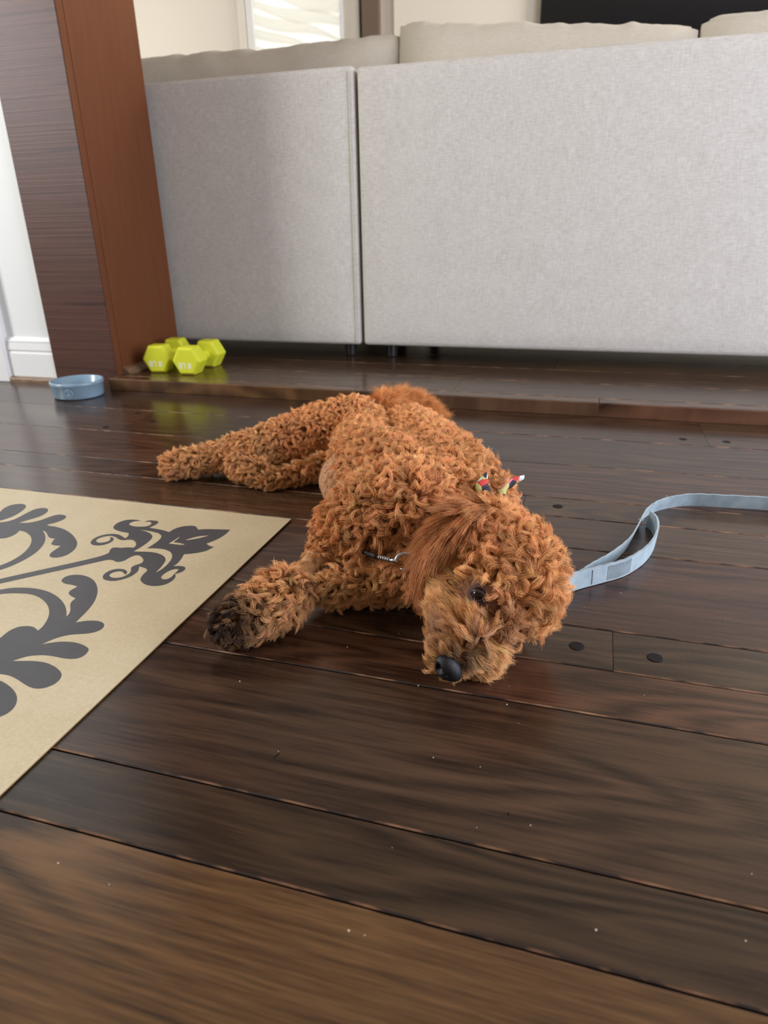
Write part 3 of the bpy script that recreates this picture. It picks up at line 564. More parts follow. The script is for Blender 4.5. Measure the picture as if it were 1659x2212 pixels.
tube(bm, [on_bowl(0.155 * math.cos(t_), 0.0215 + 0.0115 * math.sin(t_), 0.0003) for t_ in np.linspace(0, 2 * math.pi, 26)[:-1]], 0.0014, 6, closed=True)
for da, z, rr in [(0, 0.0175, 0.0042), (-0.07, 0.0245, 0.0021), (-0.025, 0.0275, 0.0021), (0.025, 0.0275, 0.0021), (0.07, 0.0245, 0.0021)]:
    bmesh.ops.create_uvsphere(bm, u_segments=10, v_segments=6, radius=rr, matrix=Matrix.Translation(on_bowl(da, z, -rr * 0.35)))
tag(from_bm('paw_emblem', bm, M_BOWL, BW, smooth=True), 'raised paw in a ring')

# ================================================================== dumbbells
M_NEO = simple('yellow_green_neoprene', (0.72, 0.74, 0.035), 0.55, 0.35, bump=0.08, bscale=500)
M_TXT = simple('pale_print', (0.85, 0.86, 0.62), 0.6)
def hexhead(bm, y0, y1, F=0.0425, ch=0.006):
    """hexagonal prism along y, flats top and bottom, chamfered ends"""
    rc = F / math.cos(math.pi / 6)
    def ring(y, s): return [bm.verts.new((rc * s * math.cos(math.pi / 3 * k), y, rc * s * math.sin(math.pi / 3 * k))) for k in range(6)]
    rs = [ring(y0, 0.86), ring(y0 + ch, 1), ring(y1 - ch, 1), ring(y1, 0.86)]
    for a_, b_ in zip(rs, rs[1:]):
        for k in range(6): bm.faces.new((a_[k], a_[(k + 1) % 6], b_[(k + 1) % 6], b_[k]))
    bm.faces.new(rs[0]); bm.faces.new(rs[-1][::-1])
    es = [e_ for e_ in bm.edges if e_.calc_length() > 0.0]
    bmesh.ops.bevel(bm, geom=es, offset=0.003, segments=3, profile=0.5, affect='EDGES')
def make_dumbbell(label, x, y, rz):
    root = tag(empty('dumbbell', (x, y, 0.036 + 0.0425)), label, 'dumbbell', 'pair of dumbbells on the step')
    root.rotation_euler = (0, 0, rz)
    for y0, y1 in ((-0.095, -0.036), (0.036, 0.095)):
        bm = bmesh.new(); hexhead(bm, y0, y1); hd = from_bm('hex_head', bm, M_NEO, root, smooth=False)
        if y0 < 0:
            cu = bpy.data.curves.new('t', 'FONT'); cu.body = '8 LB'; cu.size = 0.024; cu.align_x = 'CENTER'; cu.align_y = 'CENTER'; cu.extrude = 0.0002; cu.offset = 0.0006
            tmp = bpy.data.objects.new('t', cu); me = bpy.data.meshes.new_from_object(tmp); bpy.data.objects.remove(tmp); bpy.data.curves.remove(cu)
            tx = link('weight_print', me, M_TXT, hd, (-0.004, -0.0952, -0.013))
            tx.rotation_euler = (R(90), R(180), 0)
    bm = bmesh.new(); tube(bm, [(0, yy, 0) for yy in (-0.038, -0.028, -0.012, 0, 0.012, 0.028, 0.038)], [0.0175, 0.0165, 0.0175, 0.018, 0.0175, 0.0165, 0.0175], 20)
    from_bm('handle', bm, M_NEO, root, smooth=True)
make_dumbbell('yellow green hex dumbbell nearer the post, half hidden behind its twin', -1.331, 1.962, R(9))
make_dumbbell('yellow green hex dumbbell away from the post, in full view beside its twin', -1.207, 1.950, R(3))

# ================================================================== leash
m, nt, b = mat('faded_blue_webbing')
v = coords(nt, (1, 1, 1))
n = N(nt, 'ShaderNodeTexNoise'); n.inputs['Scale'].default_value = 45; n.inputs['Detail'].default_value = 5; L(nt, v, n.inputs['Vector'])
r = ramp(nt, n.outputs['Fac'], [(0.3, (0.30, 0.375, 0.405)), (0.55, (0.385, 0.475, 0.515)), (0.8, (0.46, 0.53, 0.545))]); L(nt, r.outputs[0], b.inputs['Base Color'])
b.inputs['Roughness'].default_value = 0.75; b.inputs['Specular IOR Level'].default_value = 0.3
n2 = N(nt, 'ShaderNodeTexNoise'); n2.inputs['Scale'].default_value = 900; L(nt, v, n2.inputs['Vector'])
bp = N(nt, 'ShaderNodeBump'); bp.inputs['Strength'].default_value = 0.3; bp.inputs['Distance'].default_value = 0.0008
L(nt, n2.outputs['Fac'], bp.inputs['Height']); L(nt, bp.outputs[0], b.inputs['Normal'])
M_WEB = m
M_THREAD = simple('pale_thread', (0.55, 0.62, 0.66), 0.8)
M_STITCH = simple('dark_stitch', (0.17, 0.20, 0.21), 0.8)
LEASH = tag(empty('dog_leash', (0.05, 0.95, 0)), "faded blue webbing leash with stitched loop on the floor behind the dog's head", 'leash')
LO = Vector((0.05, 0.95, 0))
def ribbon(name, path, width, th, lean, parent, m_, zoff=0.0006):
    """webbing standing on its edge: path on the floor, lean(s) tips the upper edge sideways"""
    P_ = catmull([(p[0], p[1]) for p in path], 7); n_ = len(P_)
    bm = bmesh.new(); rings = []; tops = []
    for i, p in enumerate(P_):
        t_ = P_[min(i + 1, n_ - 1)] - P_[max(i - 1, 0)]; t_ /= np.linalg.norm(t_); nrm = np.array([-t_[1], t_[0]])
        s = i / (n_ - 1); ln = lean(s) if callable(lean) else lean
        upv = np.array([nrm[0] * math.sin(ln), nrm[1] * math.sin(ln), math.cos(ln)]); nv = np.array([nrm[0] * math.cos(ln), nrm[1] * math.cos(ln), -math.sin(ln)])
        b0 = np.array([p[0], p[1], zoff + abs(math.sin(ln)) * th / 2]) - np.array(LO)
        wv = width * (1 + 0.02 * math.sin(i * 2.1))
        tops.append(Vector(b0 + upv * wv))
        rings.append([bm.verts.new(Vector(b0 + upv * wv * h_ + nv * th * d_)) for h_, d_ in [(0, -.5), (0.5, -.55), (1, -.5), (1, .5), (0.5, .55), (0, .5)]])
    for a_, b_ in zip(rings, rings[1:]):
        for k in range(6): bm.faces.new((a_[k], a_[(k + 1) % 6], b_[(k + 1) % 6], b_[k]))
    bm.faces.new(rings[0]); bm.faces.new(rings[-1][::-1])
    return from_bm(name, bm, m_, parent, smooth=False), P_, tops
pa = [(0.62, 1.16), (0.50, 1.175), (0.41, 1.183)] + MATD['leashA']
lead, PA, TA = ribbon('lead', pa, 0.0255, 0.0018, lambda s: 0.30 * math.sin(3.1 * s) + 0.02, LEASH, M_WEB)
loop, PB, TB = ribbon('handle_loop', MATD['leashB'], 0.0265, 0.0030, lambda s: 0.10 - 0.25 * s, LEASH, M_WEB)
# box stitching across the loop, and frayed tufts on the edges
bm = bmesh.new()
def stitch_at(idx, off=0.0021, z0=0.003, z1=0.0245, r_=0.0004):
    i = int(idx); f_ = idx - i; p = PB[i] * (1 - f_) + PB[i + 1] * f_; t_ = PB[i + 1] - PB[i]; t_ /= np.linalg.norm(t_); nrm = np.array([t_[1], -t_[0]])
    q0, q1 = PB[i] * (1 - f_) + PB[i + 1] * f_, TB[i] * (1 - f_) + TB[i + 1] * f_     # foot and head of the webbing here
    lo_ = Vector((q0[0] - LO.x, q0[1] - LO.y, 0.0006)); nv_ = Vector((nrm[0], nrm[1], 0)) * 0.0017
    tube(bm, [lo_.lerp(q1, 0.1) + nv_, lo_.lerp(q1, 0.9) + nv_], r_, 5)
for q in np.arange(15.2, 22.0, 0.45): stitch_at(q)
tag(from_bm('stitching', bm, M_STITCH, loop), kind='stuff')
bm = bmesh.new(); stitch_at(11.2, r_=0.0007); from_bm('fold_seam', bm, M_STITCH, loop)
for (u_, hz) in [(28, 0.0255), (47, 0.0255), (66, 0.0255), (38, 0.003), (54, 0.0255)]:
    bm = bmesh.new(); base = TA[u_] * (hz / 0.0255) + Vector((PA[u_][0], PA[u_][1], 0)) * (1 - hz / 0.0255) - LO * (1 - hz / 0.0255)
    for k in range(9):
        a_ = random.uniform(0, 6.28); d_ = random.uniform(0.002, 0.005)
        q0 = base + Vector((random.uniform(-.003, .003), 0, -0.0006))
        tube(bm, [q0, q0 + Vector((math.cos(a_) * d_ * .6, math.sin(a_) * d_ * .6, random.uniform(0, .003))), q0 + Vector((math.cos(a_ + 1) * d_, math.sin(a_ + 1) * d_, random.uniform(-.001, .003)))], 0.00022, 4)
    tag(from_bm('frayed_tuft', bm, M_THREAD, lead), kind='stuff')

# ================================================================== dog
DOGD = {"S": [-0.0629, 0.6712, 0.08], "f": [-0.3751, -0.834, -0.4048], "e": [-0.626, -0.0942, 0.7741], "u": [0.6837, -0.5437, 0.4868], "dog": {"trunk": [[[-0.3194, 1.2272, 0.07, 0.06], [-0.2419, 1.077, 0.078, 0.064], [-0.1943, 0.964, 0.085, 0.068], [-0.1471, 0.8751, 0.083, 0.062], [-0.1218, 0.8027, 0.082, 0.055]], [[-0.4066, 1.2493, 0.072, 0.056], [-0.3554, 1.0616, 0.074, 0.058], [-0.2754, 0.9438, 0.085, 0.07], [-0.2095, 0.8557, 0.088, 0.066], [-0.1262, 0.8099, 0.085, 0.05]], [[-0.2112, 0.8628, 0.085, 0.06], [-0.2011, 0.7836, 0.068, 0.054], [-0.1553, 0.7732, 0.065, 0.05]]], "belly": [[[-0.3636, 1.0027, 0.06, 0.055], [-0.3048, 0.9282, 0.065, 0.05]]], "thigh": [[[-0.4314, 1.2231, 0.09, 0.054], [-0.4996, 1.2088, 0.082, 0.046], [-0.5554, 1.1749, 0.068, 0.039]]], "shank": [[[-0.5554, 1.1749, 0.068, 0.039], [-0.6143, 1.1446, 0.052, 0.036], [-0.7055, 1.1249, 0.035, 0.022], [-0.7575, 1.0834, 0.03, 0.021]], [[-0.5757, 1.0862, 0.03, 0.02], [-0.6219, 1.1015, 0.035, 0.022]]], "hind_low": [[[-0.4454, 1.1618, 0.034, 0.024], [-0.5104, 1.1089, 0.024, 0.014], [-0.5536, 1.078, 0.02, 0.011]]], "upper_arm": [[[-0.2008, 0.7826, 0.118, 0.05], [-0.238, 0.7811, 0.105, 0.055], [-0.2903, 0.7715, 0.078, 0.036], [-0.311, 0.749, 0.06, 0.02]]], "wrist": [[[-0.311, 0.749, 0.06, 0.02], [-0.3228, 0.715, 0.048, 0.0135], [-0.3266, 0.6757, 0.044, 0.0135]]], "boot": [[[-0.3263, 0.6607, 0.043, 0.023], [-0.33, 0.647, 0.041, 0.0265], [-0.3459, 0.6159, 0.036, 0.0225], [-0.3638, 0.592, 0.033, 0.021]]], "foreleg_low": [[[-0.1885, 0.7345, 0.05, 0.03], [-0.2117, 0.7299, 0.036, 0.024], [-0.2707, 0.7111, 0.033, 0.022], [-0.2859, 0.7027, 0.03, 0.018]]], "tail": [[[-0.3877, 1.2701, 0.12, 0.014], [-0.3809, 1.3664, 0.105, 0.017], [-0.3471, 1.4147, 0.085, 0.018], [-0.3192, 1.4445, 0.055, 0.014]]]}, "ear": [[-0.0893, 0.7272, 0.122, 0.022], [-0.105, 0.6901, 0.125, 0.027], [-0.1201, 0.6774, 0.11, 0.027], [-0.13, 0.6712, 0.086, 0.022]], "tie1": [[-0.1051, 0.8048, 0.122], [-0.1102, 0.8034, 0.136], [-0.1143, 0.8039, 0.148], [-0.1135, 0.8352, 0.156]], "tie2": [[-0.0983, 0.8145, 0.124], [-0.09, 0.8186, 0.136], [-0.0812, 0.8302, 0.144], [-0.0675, 0.8439, 0.148]], "band": [[-0.1522, 0.7271, 0.118], [-0.1392, 0.7452, 0.13], [-0.1238, 0.77, 0.132], [-0.1024, 0.8011, 0.125], [-0.0814, 0.8279, 0.11]], "strap": [[-0.2748, 0.7357, 0.07], [-0.2483, 0.7224, 0.075], [-0.2219, 0.7056, 0.08], [-0.2044, 0.6942, 0.084], [-0.191, 0.6871, 0.088]]}
DL = Vector((-0.25, 0.95, 0.0))
DOG = tag(empty('dog', DL), "curly apricot doodle dog lying on its side on the dark wooden floor", 'dog')
hS = np.array(DOGD['S']); hf = np.array(DOGD['f']); he = np.array(DOGD['e']); hu = np.array(DOGD['u'])
def HW(q): return hS + q[0] * hf + q[1] * he + q[2] * hu
EYES = [HW((0.050, 0.035, 0.0245)), HW((0.049, -0.026, 0.019))]
NOSE = HW((0.119, 0.0, -0.002))
prims = []       # centre, radius, region
def chain(pts, lab):
    pts = [np.array(p, float) for p in pts]
    for a_, b_ in zip(pts, pts[1:]):
        d = np.linalg.norm(b_[:3] - a_[:3]); n_ = max(2, int(d / (0.3 * min(a_[3], b_[3]))) + 1)
        for k in range(n_ + 1):
            q = a_ + (b_ - a_) * k / n_; prims.append((q[:3], q[3], lab))
for lab, chs in DOGD['dog'].items():
    for ch_ in chs: chain(ch_, lab)
def hp(f_, e_, u_, r_): return (*HW((f_, e_, u_)), r_)
chain([hp(0, 0, 0, 0.051), hp(-0.012, 0.003, 0.0, 0.049)], 'head')
chain([hp(0.036, 0.024, 0.013, 0.025), hp(0.036, -0.018, 0.011, 0.025)], 'head')
chain([hp(0.035, 0.004, -0.012, 0.038), hp(0.075, 0.003, -0.010, 0.030), hp(0.104, 0.001, -0.011, 0.0215)], 'head')
chain([hp(0.060, -0.014, -0.010, 0.026), hp(0.080, -0.029, -0.014, 0.017)], 'head')
chain([hp(0.03, 0.03, -0.02, 0.028), hp(0.06, 0.02, -0.02, 0.026)], 'head')
chain([hp(-0.02, 0.02, 0.0, 0.045), (-0.125, 0.795, 0.080, 0.052)], 'neck')
def skin_mesh(name, pr, voxel, smooth_it):
    bm = bmesh.new()
    for c_, r_, _ in pr: bmesh.ops.create_icosphere(bm, subdivisions=2, radius=r_, matrix=Matrix.Translation(Vector(c_)))
    me = bpy.data.meshes.new('tmp'); bm.to_mesh(me); bm.free()
    o = bpy.data.objects.new('tmp', me); C.objects.link(o)
    md = o.modifiers.new('r', 'REMESH'); md.mode = 'VOXEL'; md.voxel_size = voxel; md.use_smooth_shade = True
    ms_ = o.modifiers.new('s', 'SMOOTH'); ms_.factor = 0.5; ms_.iterations = smooth_it
    dg = bpy.context.evaluated_depsgraph_get(); dg.update()
    out = bpy.data.meshes.new_from_object(o.evaluated_get(dg)); bpy.data.objects.remove(o); out.name = name
    return out
body_me = skin_mesh('body', prims, 0.0055, 7)
ear_pr = []
_p = [np.array(p) for p in DOGD['ear']]
for a_, b_ in zip(_p, _p[1:]):
    for k in range(7):
        q = a_ + (b_ - a_) * k / 6
        sd = np.cross(b_[:3] - a_[:3], np.array([0.27, -0.88, 0.39])); sd /= np.linalg.norm(sd)
        for s_ in (-1, 0, 1): ear_pr.append((q[:3] + sd * s_ * q[3] * 0.75, q[3] * 0.62, 'ear'))
ear_me = skin_mesh('ear', ear_pr, 0.0045, 6)

def skin_mat(name, attr=True):
    m, nt, b = mat(name)
    at = N(nt, 'ShaderNodeAttribute'); at.attribute_name = 'skin_tone'; L(nt, at.outputs['Color'], b.inputs['Base Color'])
    b.inputs['Roughness'].default_value = 0.7; b.inputs['Specular IOR Level'].default_value = 0.2
    return m
M_SKIN = skin_mat('dog_skin')
def arrays(me):
    n_ = len(me.vertices); co = np.empty(n_ * 3); me.vertices.foreach_get('co', co); co = co.reshape(-1, 3)
    no = np.empty(n_ * 3); me.vertex_normals.foreach_get('vector', no); no = no.reshape(-1, 3)
    me.calc_loop_triangles(); t_ = np.empty(len(me.loop_triangles) * 3, int); me.loop_triangles.foreach_get('vertices', t_)
    return co, no, t_.reshape(-1, 3)
bco, bno, btri = arrays(body_me)
pc = np.array([p[0] for p in prims]); pr_ = np.array([p[1] for p in prims]); pl = [p[2] for p in prims]
near = np.empty(len(bco), int)
for i in range(0, len(bco), 4000):
    dd = np.linalg.norm(bco[i:i + 4000, None, :] - pc[None], axis=2) - pr_[None]; near[i:i + 4000] = dd.argmin(1)
REG = ['trunk', 'belly', 'thigh', 'shank', 'hind_low', 'upper_arm', 'wrist', 'boot', 'foreleg_low', 'tail', 'neck', 'mop', 'face', 'muzzle', 'cheek', 'bare']
RI = {k: i for i, k in enumerate(REG)}
def local_head(p): d = p - hS; return np.stack([d @ hf, d @ he, d @ hu], 1)
blab = np.array([RI.get(pl[k], -1) for k in near])
q_ = local_head(bco); hd_ = blab == -1
lab_h = np.where(q_[:, 0] > 0.060, RI['muzzle'], np.where((q_[:, 2] < 0.010) & (q_[:, 0] > 0.0), RI['cheek'], RI['mop']))
ed = np.minimum(np.linalg.norm(bco - EYES[0], axis=1), np.linalg.norm(bco - EYES[1], axis=1))
lab_h = np.where((ed < 0.024) & (lab_h != RI['muzzle']), RI['face'], lab_h)
lab_h = np.where(ed < 0.0125, RI['bare'], lab_h)
lab_h = np.where(np.linalg.norm(bco - NOSE, axis=1) < 0.0135, RI['bare'], lab_h)
blab = np.where(hd_, lab_h, blab)
# bare groin patch in front of the hind leg
groin = np.array([-0.400, 1.0, 0.055]); gd = np.linalg.norm(bco - groin, axis=1)
def set_tone(me, tone):
    a_ = me.color_attributes.new('skin_tone', 'FLOAT_COLOR', 'POINT')
    a_.data.foreach_set('color', np.concatenate([tone, np.ones((len(tone), 1))], 1).ravel().astype(np.float32))
tone = np.tile(np.array([0.16, 0.062, 0.020]), (len(bco), 1))
tone[blab == RI['belly']] = (0.46, 0.245, 0.13)
tone[blab == RI['wrist']] = (0.52, 0.30, 0.15)
tone[blab == RI['face']] = (0.20, 0.085, 0.04)
tone[blab == RI['bare']] = (0.085, 0.045, 0.035)
set_tone(body_me, tone)
BODY = link('body', body_me, M_SKIN, DOG, -DL)
eco, eno, etri = arrays(ear_me)
set_tone(ear_me, np.tile(np.array([0.20, 0.075, 0.028]), (len(eco), 1)))
EAR = link('ear', ear_me, M_SKIN, DOG, -DL)

# ---- hair material
m = bpy.data.materials.new('apricot_hair'); m.use_nodes = True; nt = m.node_tree; nt.nodes.clear()
out_ = N(nt, 'ShaderNodeOutputMaterial'); hb = N(nt, 'ShaderNodeBsdfPrincipled')
at = N(nt, 'ShaderNodeAttribute'); at.attribute_name = 'fur_color'; hi = N(nt, 'ShaderNodeHairInfo')
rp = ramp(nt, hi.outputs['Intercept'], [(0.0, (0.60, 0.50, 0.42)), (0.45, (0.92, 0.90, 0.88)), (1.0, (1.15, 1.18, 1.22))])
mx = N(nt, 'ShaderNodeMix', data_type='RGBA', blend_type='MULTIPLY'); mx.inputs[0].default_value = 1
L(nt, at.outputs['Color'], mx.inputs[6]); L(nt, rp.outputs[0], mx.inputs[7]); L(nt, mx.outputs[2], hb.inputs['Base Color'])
hb.inputs['Roughness'].default_value = 0.5; hb.inputs['Specular IOR Level'].default_value = 0.22
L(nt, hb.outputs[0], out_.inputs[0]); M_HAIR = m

def unit(a_): return a_ / np.maximum(np.linalg.norm(a_, axis=-1, keepdims=True), 1e-9)
def scatter(co, no, tri, lab, cell, labels):
    """evenly jittered points on the faces of the given regions: (pos, normal, label)"""
    v0, v1, v2 = co[tri[:, 0]], co[tri[:, 1]], co[tri[:, 2]]
    ar = np.linalg.norm(np.cross(v1 - v0, v2 - v0), axis=1) / 2
    keep = np.isin(lab[tri[:, 0]], labels); ar = ar * keep
    if ar.sum() < 1e-9: return np.zeros((0, 3)), np.zeros((0, 3)), np.zeros(0, int)
    n_ = int(ar.sum() / cell ** 2 * 7)
    f_ = rng.choice(len(tri), n_, p=ar / ar.sum()); r1 = np.sqrt(rng.random(n_)); r2 = rng.random(n_)
    w0, w1, w2 = 1 - r1, r1 * (1 - r2), r1 * r2
    p = v0[f_] * w0[:, None] + v1[f_] * w1[:, None] + v2[f_] * w2[:, None]
    nn = unit(no[tri[f_, 0]] * w0[:, None] + no[tri[f_, 1]] * w1[:, None] + no[tri[f_, 2]] * w2[:, None])
    key = np.floor(p / cell).astype(np.int64); key = key[:, 0] * 73856093 ^ key[:, 1] * 19349663 ^ key[:, 2] * 83492791
    _, idx = np.unique(key, return_index=True)
    # thin pairs that ended up too close
    p, nn, lb = p[idx], nn[idx], lab[tri[f_[idx], 0]]
    return p, nn, lb
NP_ = 11
def grow(name, parent, p, nn, comb, Ln, lift, amp, turns, rc, ns, rad, col, taper=0.52, flat=0.0, jit=0.10, zmin=0.0007):
    """locks of NS strands each; all the strand arrays at once"""
    n_ = len(p)
    A = lambda x: np.broadcast_to(np.asarray(x, float), (n_,))
    Ln, lift, amp, turns, rc = A(Ln), A(lift), A(amp), A(turns), A(rc)
    comb = unit(comb - nn * (comb * nn).sum(1, keepdims=True))
    e2 = np.cross(nn, comb)
    ph = rng.uniform(0, 2 * np.pi, n_); hand = rng.choice([-1.0, 1.0], n_)
    idx = np.repeat(np.arange(n_), ns); M = len(idx)
    t_ = np.linspace(0, 1, NP_)[None, :]
    rr_ = np.sqrt(rng.random(M)) * rc[idx]; ra = rng.uniform(0, 2 * np.pi, M)
    off = comb[idx] * (rr_ * np.cos(ra))[:, None] + e2[idx] * (rr_ * np.sin(ra))[:, None]
    ls = Ln[idx] * rng.uniform(0.86, 1.05, M)
    hh = (lift[idx] * ls)[:, None] * (1.55 * t_ - 0.62 * t_ ** 2)
    ss = (np.sqrt(np.maximum(0.02, 1 - np.minimum(lift[idx], 0.98) ** 2)) * ls)[:, None] * (0.25 * t_ + 0.75 * t_ ** 1.7)
    am = (amp[idx] * rng.uniform(0.75, 1.25, M))[:, None] * np.minimum(1, t_ * 2.2) * (1 - 0.15 * t_)
    th = (ph[idx] + rng.normal(0, jit * 2, M))[:, None] + (hand * turns)[idx][:, None] * 2 * np.pi * t_
    th0 = ph[idx][:, None] + 0 * t_
    c1 = am * (np.cos(th) - np.cos(th0) * (1 - t_)); c2 = am * (np.sin(th) - np.sin(th0) * (1 - t_))
    # curl plane: mix of (side, comb) and (side, normal)
    mixp = rng.uniform(0.25, 0.85, n_)[idx][:, None, None]
    ax1 = e2[idx][:, None, :]; ax2 = unit(comb[idx][:, None, :] * (1 - mixp) + nn[idx][:, None, :] * mixp)
    sp = (1 - taper * np.minimum(1, t_ * 1.15) ** 0.8)[:, :, None]
    fl = rng.normal(0, 1, (M, 3))[:, None, :] * (jit * 0.012 * (t_ ** 1.5))[:, :, None]
    P_ = p[idx][:, None, :] + off[:, None, :] * sp + nn[idx][:, None, :] * (hh - 0.001)[:, :, None] + comb[idx][:, None, :] * ss[:, :, None] + ax1 * c1[:, :, None] + ax2 * c2[:, :, None] + fl
    zf = rng.uniform(0.0, 0.004, M)[:, None] + zmin
    low = P_[:, :, 2] < zf; P_[:, :, 2] = np.where(low, zf + 0.25 * np.maximum(0, P_[:, :, 2] * 0), P_[:, :, 2])
    hc = bpy.data.hair_curves.new(name); hc.add_curves([NP_] * M)
    hc.points.foreach_set('position', P_.reshape(-1).astype(np.float32))
    ra_ = (np.broadcast_to(np.asarray(rad, float), (n_,))[idx] * rng.uniform(0.75, 1.2, M))[:, None] * (1 - 0.72 * t_ ** 2.2)
    at_ = hc.attributes.get('radius') or hc.attributes.new('radius', 'FLOAT', 'POINT')
    at_.data.foreach_set('value', ra_.ravel().astype(np.float32))
    cc = col[idx] * rng.uniform(0.85, 1.15, (M, 1)); cc = np.clip(cc, 0.003, 0.95)
    ca = hc.attributes.new('fur_color', 'FLOAT_COLOR', 'CURVE')
    ca.data.foreach_set('color', np.concatenate([cc, np.ones((M, 1))], 1).ravel().astype(np.float32))
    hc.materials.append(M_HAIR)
    o = bpy.data.objects.new(name, hc); C.objects.link(o); o.parent = parent
    if parent is DOG: o.location = -DL
    return o, M
APR = np.array([0.76, 0.375, 0.150])
def colours(n_, base=APR, var=0.16):
    return base[None] * (1 + rng.normal(0, var, (n_, 1))) * (1 + rng.normal(0, 0.03, (n_, 3)))
total = 0
def add_coat(name, labels, cell, fn, parent=None, src=None):
    """fn(p, nn, labels) -> dict of grow() arguments"""
    global total
    co, no, tri, lab = src or (bco, bno, btri, blab)
    p, nn, lb = scatter(co, no, tri, lab, cell, labels)
    sd_ = np.min(np.linalg.norm(p[:, None] - STRAPPTS[None], axis=2), axis=1)
    vis = (p[:, 2] > 0.006) & (sd_ > 0.0048)                       # nothing grows where the dog lies on the boards
    p, nn, lb = p[vis], nn[vis], lb[vis]
    kw = fn(p, nn, lb); o, M = grow(name, parent or BODY, p, nn, **kw); total += M
    return o
GR = np.array([0, 0, -1.0])
tailward = unit(np.array([-0.30, 0.75, 0.0]))
def rnd(n_, s=1.0): return rng.normal(0, s, (n_, 3))
STRAPPTS = np.array(catmull(DOGD['strap'], 6))
BANDPTS = np.array(catmull(DOGD['band'], 5) + [np.array(DOGD['tie1'][0]), np.array(DOGD['tie2'][0])])
# trunk, thigh, upper arm and neck: tight curls
def f_body(p, nn, lb):
    n_ = len(p); Ln = np.full(n_, 0.025); amp = np.full(n_, 0.0047); rc = np.full(n_, 0.0033)
    hind = np.clip((p[:, 1] - 0.98) / 0.25, 0, 1)
    Ln *= 1 - 0.25 * hind; amp *= 1 - 0.22 * hind
    g_ = np.clip(1 - np.linalg.norm(p - groin, axis=1) / 0.10, 0, 1); Ln *= 1 - 0.72 * g_
    bd_ = np.min(np.linalg.norm(p[:, None] - BANDPTS[None], axis=2), axis=1); Ln *= np.where(bd_ < 0.03, 0.45, 1.0)
    col = colours(n_) * (1 + 0.10 * hind[:, None])
    ua_ = np.linalg.norm(p - np.array(DOGD['dog']['wrist'][0][0][:3]), axis=1); Ln *= np.clip(ua_ / 0.05, 0.45, 1)
    return dict(comb=tailward[None] * 0.6 + GR[None] * 0.5 + rnd(n_, 0.55), Ln=Ln * rng.uniform(0.8, 1.2, n_), lift=rng.uniform(0.3, 0.75, n_), amp=amp * rng.uniform(0.85, 1.3, n_), turns=rng.uniform(0.9, 1.7, n_), rc=rc, ns=24, rad=0.00027, col=col)
add_coat('curly_coat', [RI[k] for k in ('trunk', 'thigh', 'upper_arm', 'neck')], 0.0064, f_body)
# belly: thin, flat, pale
def f_belly(p, nn, lb):
    n_ = len(p); g_ = np.clip((np.linalg.norm(p - groin, axis=1) - 0.02) / 0.09, 0.18, 1)
    return dict(comb=tailward[None] * 0.5 + GR[None] + rnd(n_, 0.3), Ln=0.016 * g_ * rng.uniform(0.7, 1.2, n_), lift=0.30, amp=0.0022 * g_, turns=0.8, rc=0.0045, ns=12, rad=0.00022, col=colours(n_, np.array([0.60, 0.33, 0.17])))
add_coat('belly_fur', [RI['belly']], 0.0075, f_belly)
# legs
def f_leg(p, nn, lb):
    n_ = len(p); boot = lb == RI['boot']; wr = lb == RI['wrist']
    out_dir = np.where(boot[:, None], np.array([-0.15, -0.45, -0.85])[None], np.array([-0.7, -0.1, -0.55])[None])
    Ln = np.where(boot, 0.021, np.where(wr, 0.006, 0.019)); amp = np.where(boot, 0.0046, np.where(wr, 0.0012, 0.0034))
    tipd = np.linalg.norm(p - np.array(DOGD['dog']['boot'][0][-1][:3]), axis=1)
    dirt = np.clip(1 - (tipd - 0.016) / 0.034, 0, 1) * boot; dirt = np.clip(dirt * rng.uniform(0.6, 1.5, n_), 0, 1)
    col = colours(n_, np.array([0.77, 0.41, 0.175])); col = col * (1 - dirt[:, None]) + np.array([0.036, 0.018, 0.010])[None] * dirt[:, None]
    Ln = Ln * np.where(boot, np.clip(0.6 + tipd / 0.1, 0.6, 1.1), 1.0)
    return dict(comb=out_dir + rnd(n_, 0.4), Ln=Ln * rng.uniform(0.8, 1.2, n_), lift=np.where(wr, 0.3, rng.uniform(0.35, 0.7, n_)), amp=amp, turns=np.where(boot, 1.15, rng.uniform(0.7, 1.3, n_)), rc=0.0036, ns=22, rad=0.00025, col=col)
add_coat('leg_fur', [RI[k] for k in ('shank', 'hind_low', 'wrist', 'boot', 'foreleg_low')], 0.0064, f_leg)
# tail: fine brush
def f_tail(p, nn, lb):
    n_ = len(p)
    return dict(comb=np.array([0.5, 0.1, -0.3])[None] + rnd(n_, 0.5), Ln=0.030 * rng.uniform(0.7, 1.2, n_), lift=0.75, amp=0.003, turns=0.6, rc=0.004, ns=30, rad=0.00017, col=colours(n_, np.array([0.72, 0.31, 0.10])), jit=0.35)
tag(add_coat('tail_brush', [RI['tail']], 0.006, f_tail), 'fine fluffy tail hair')
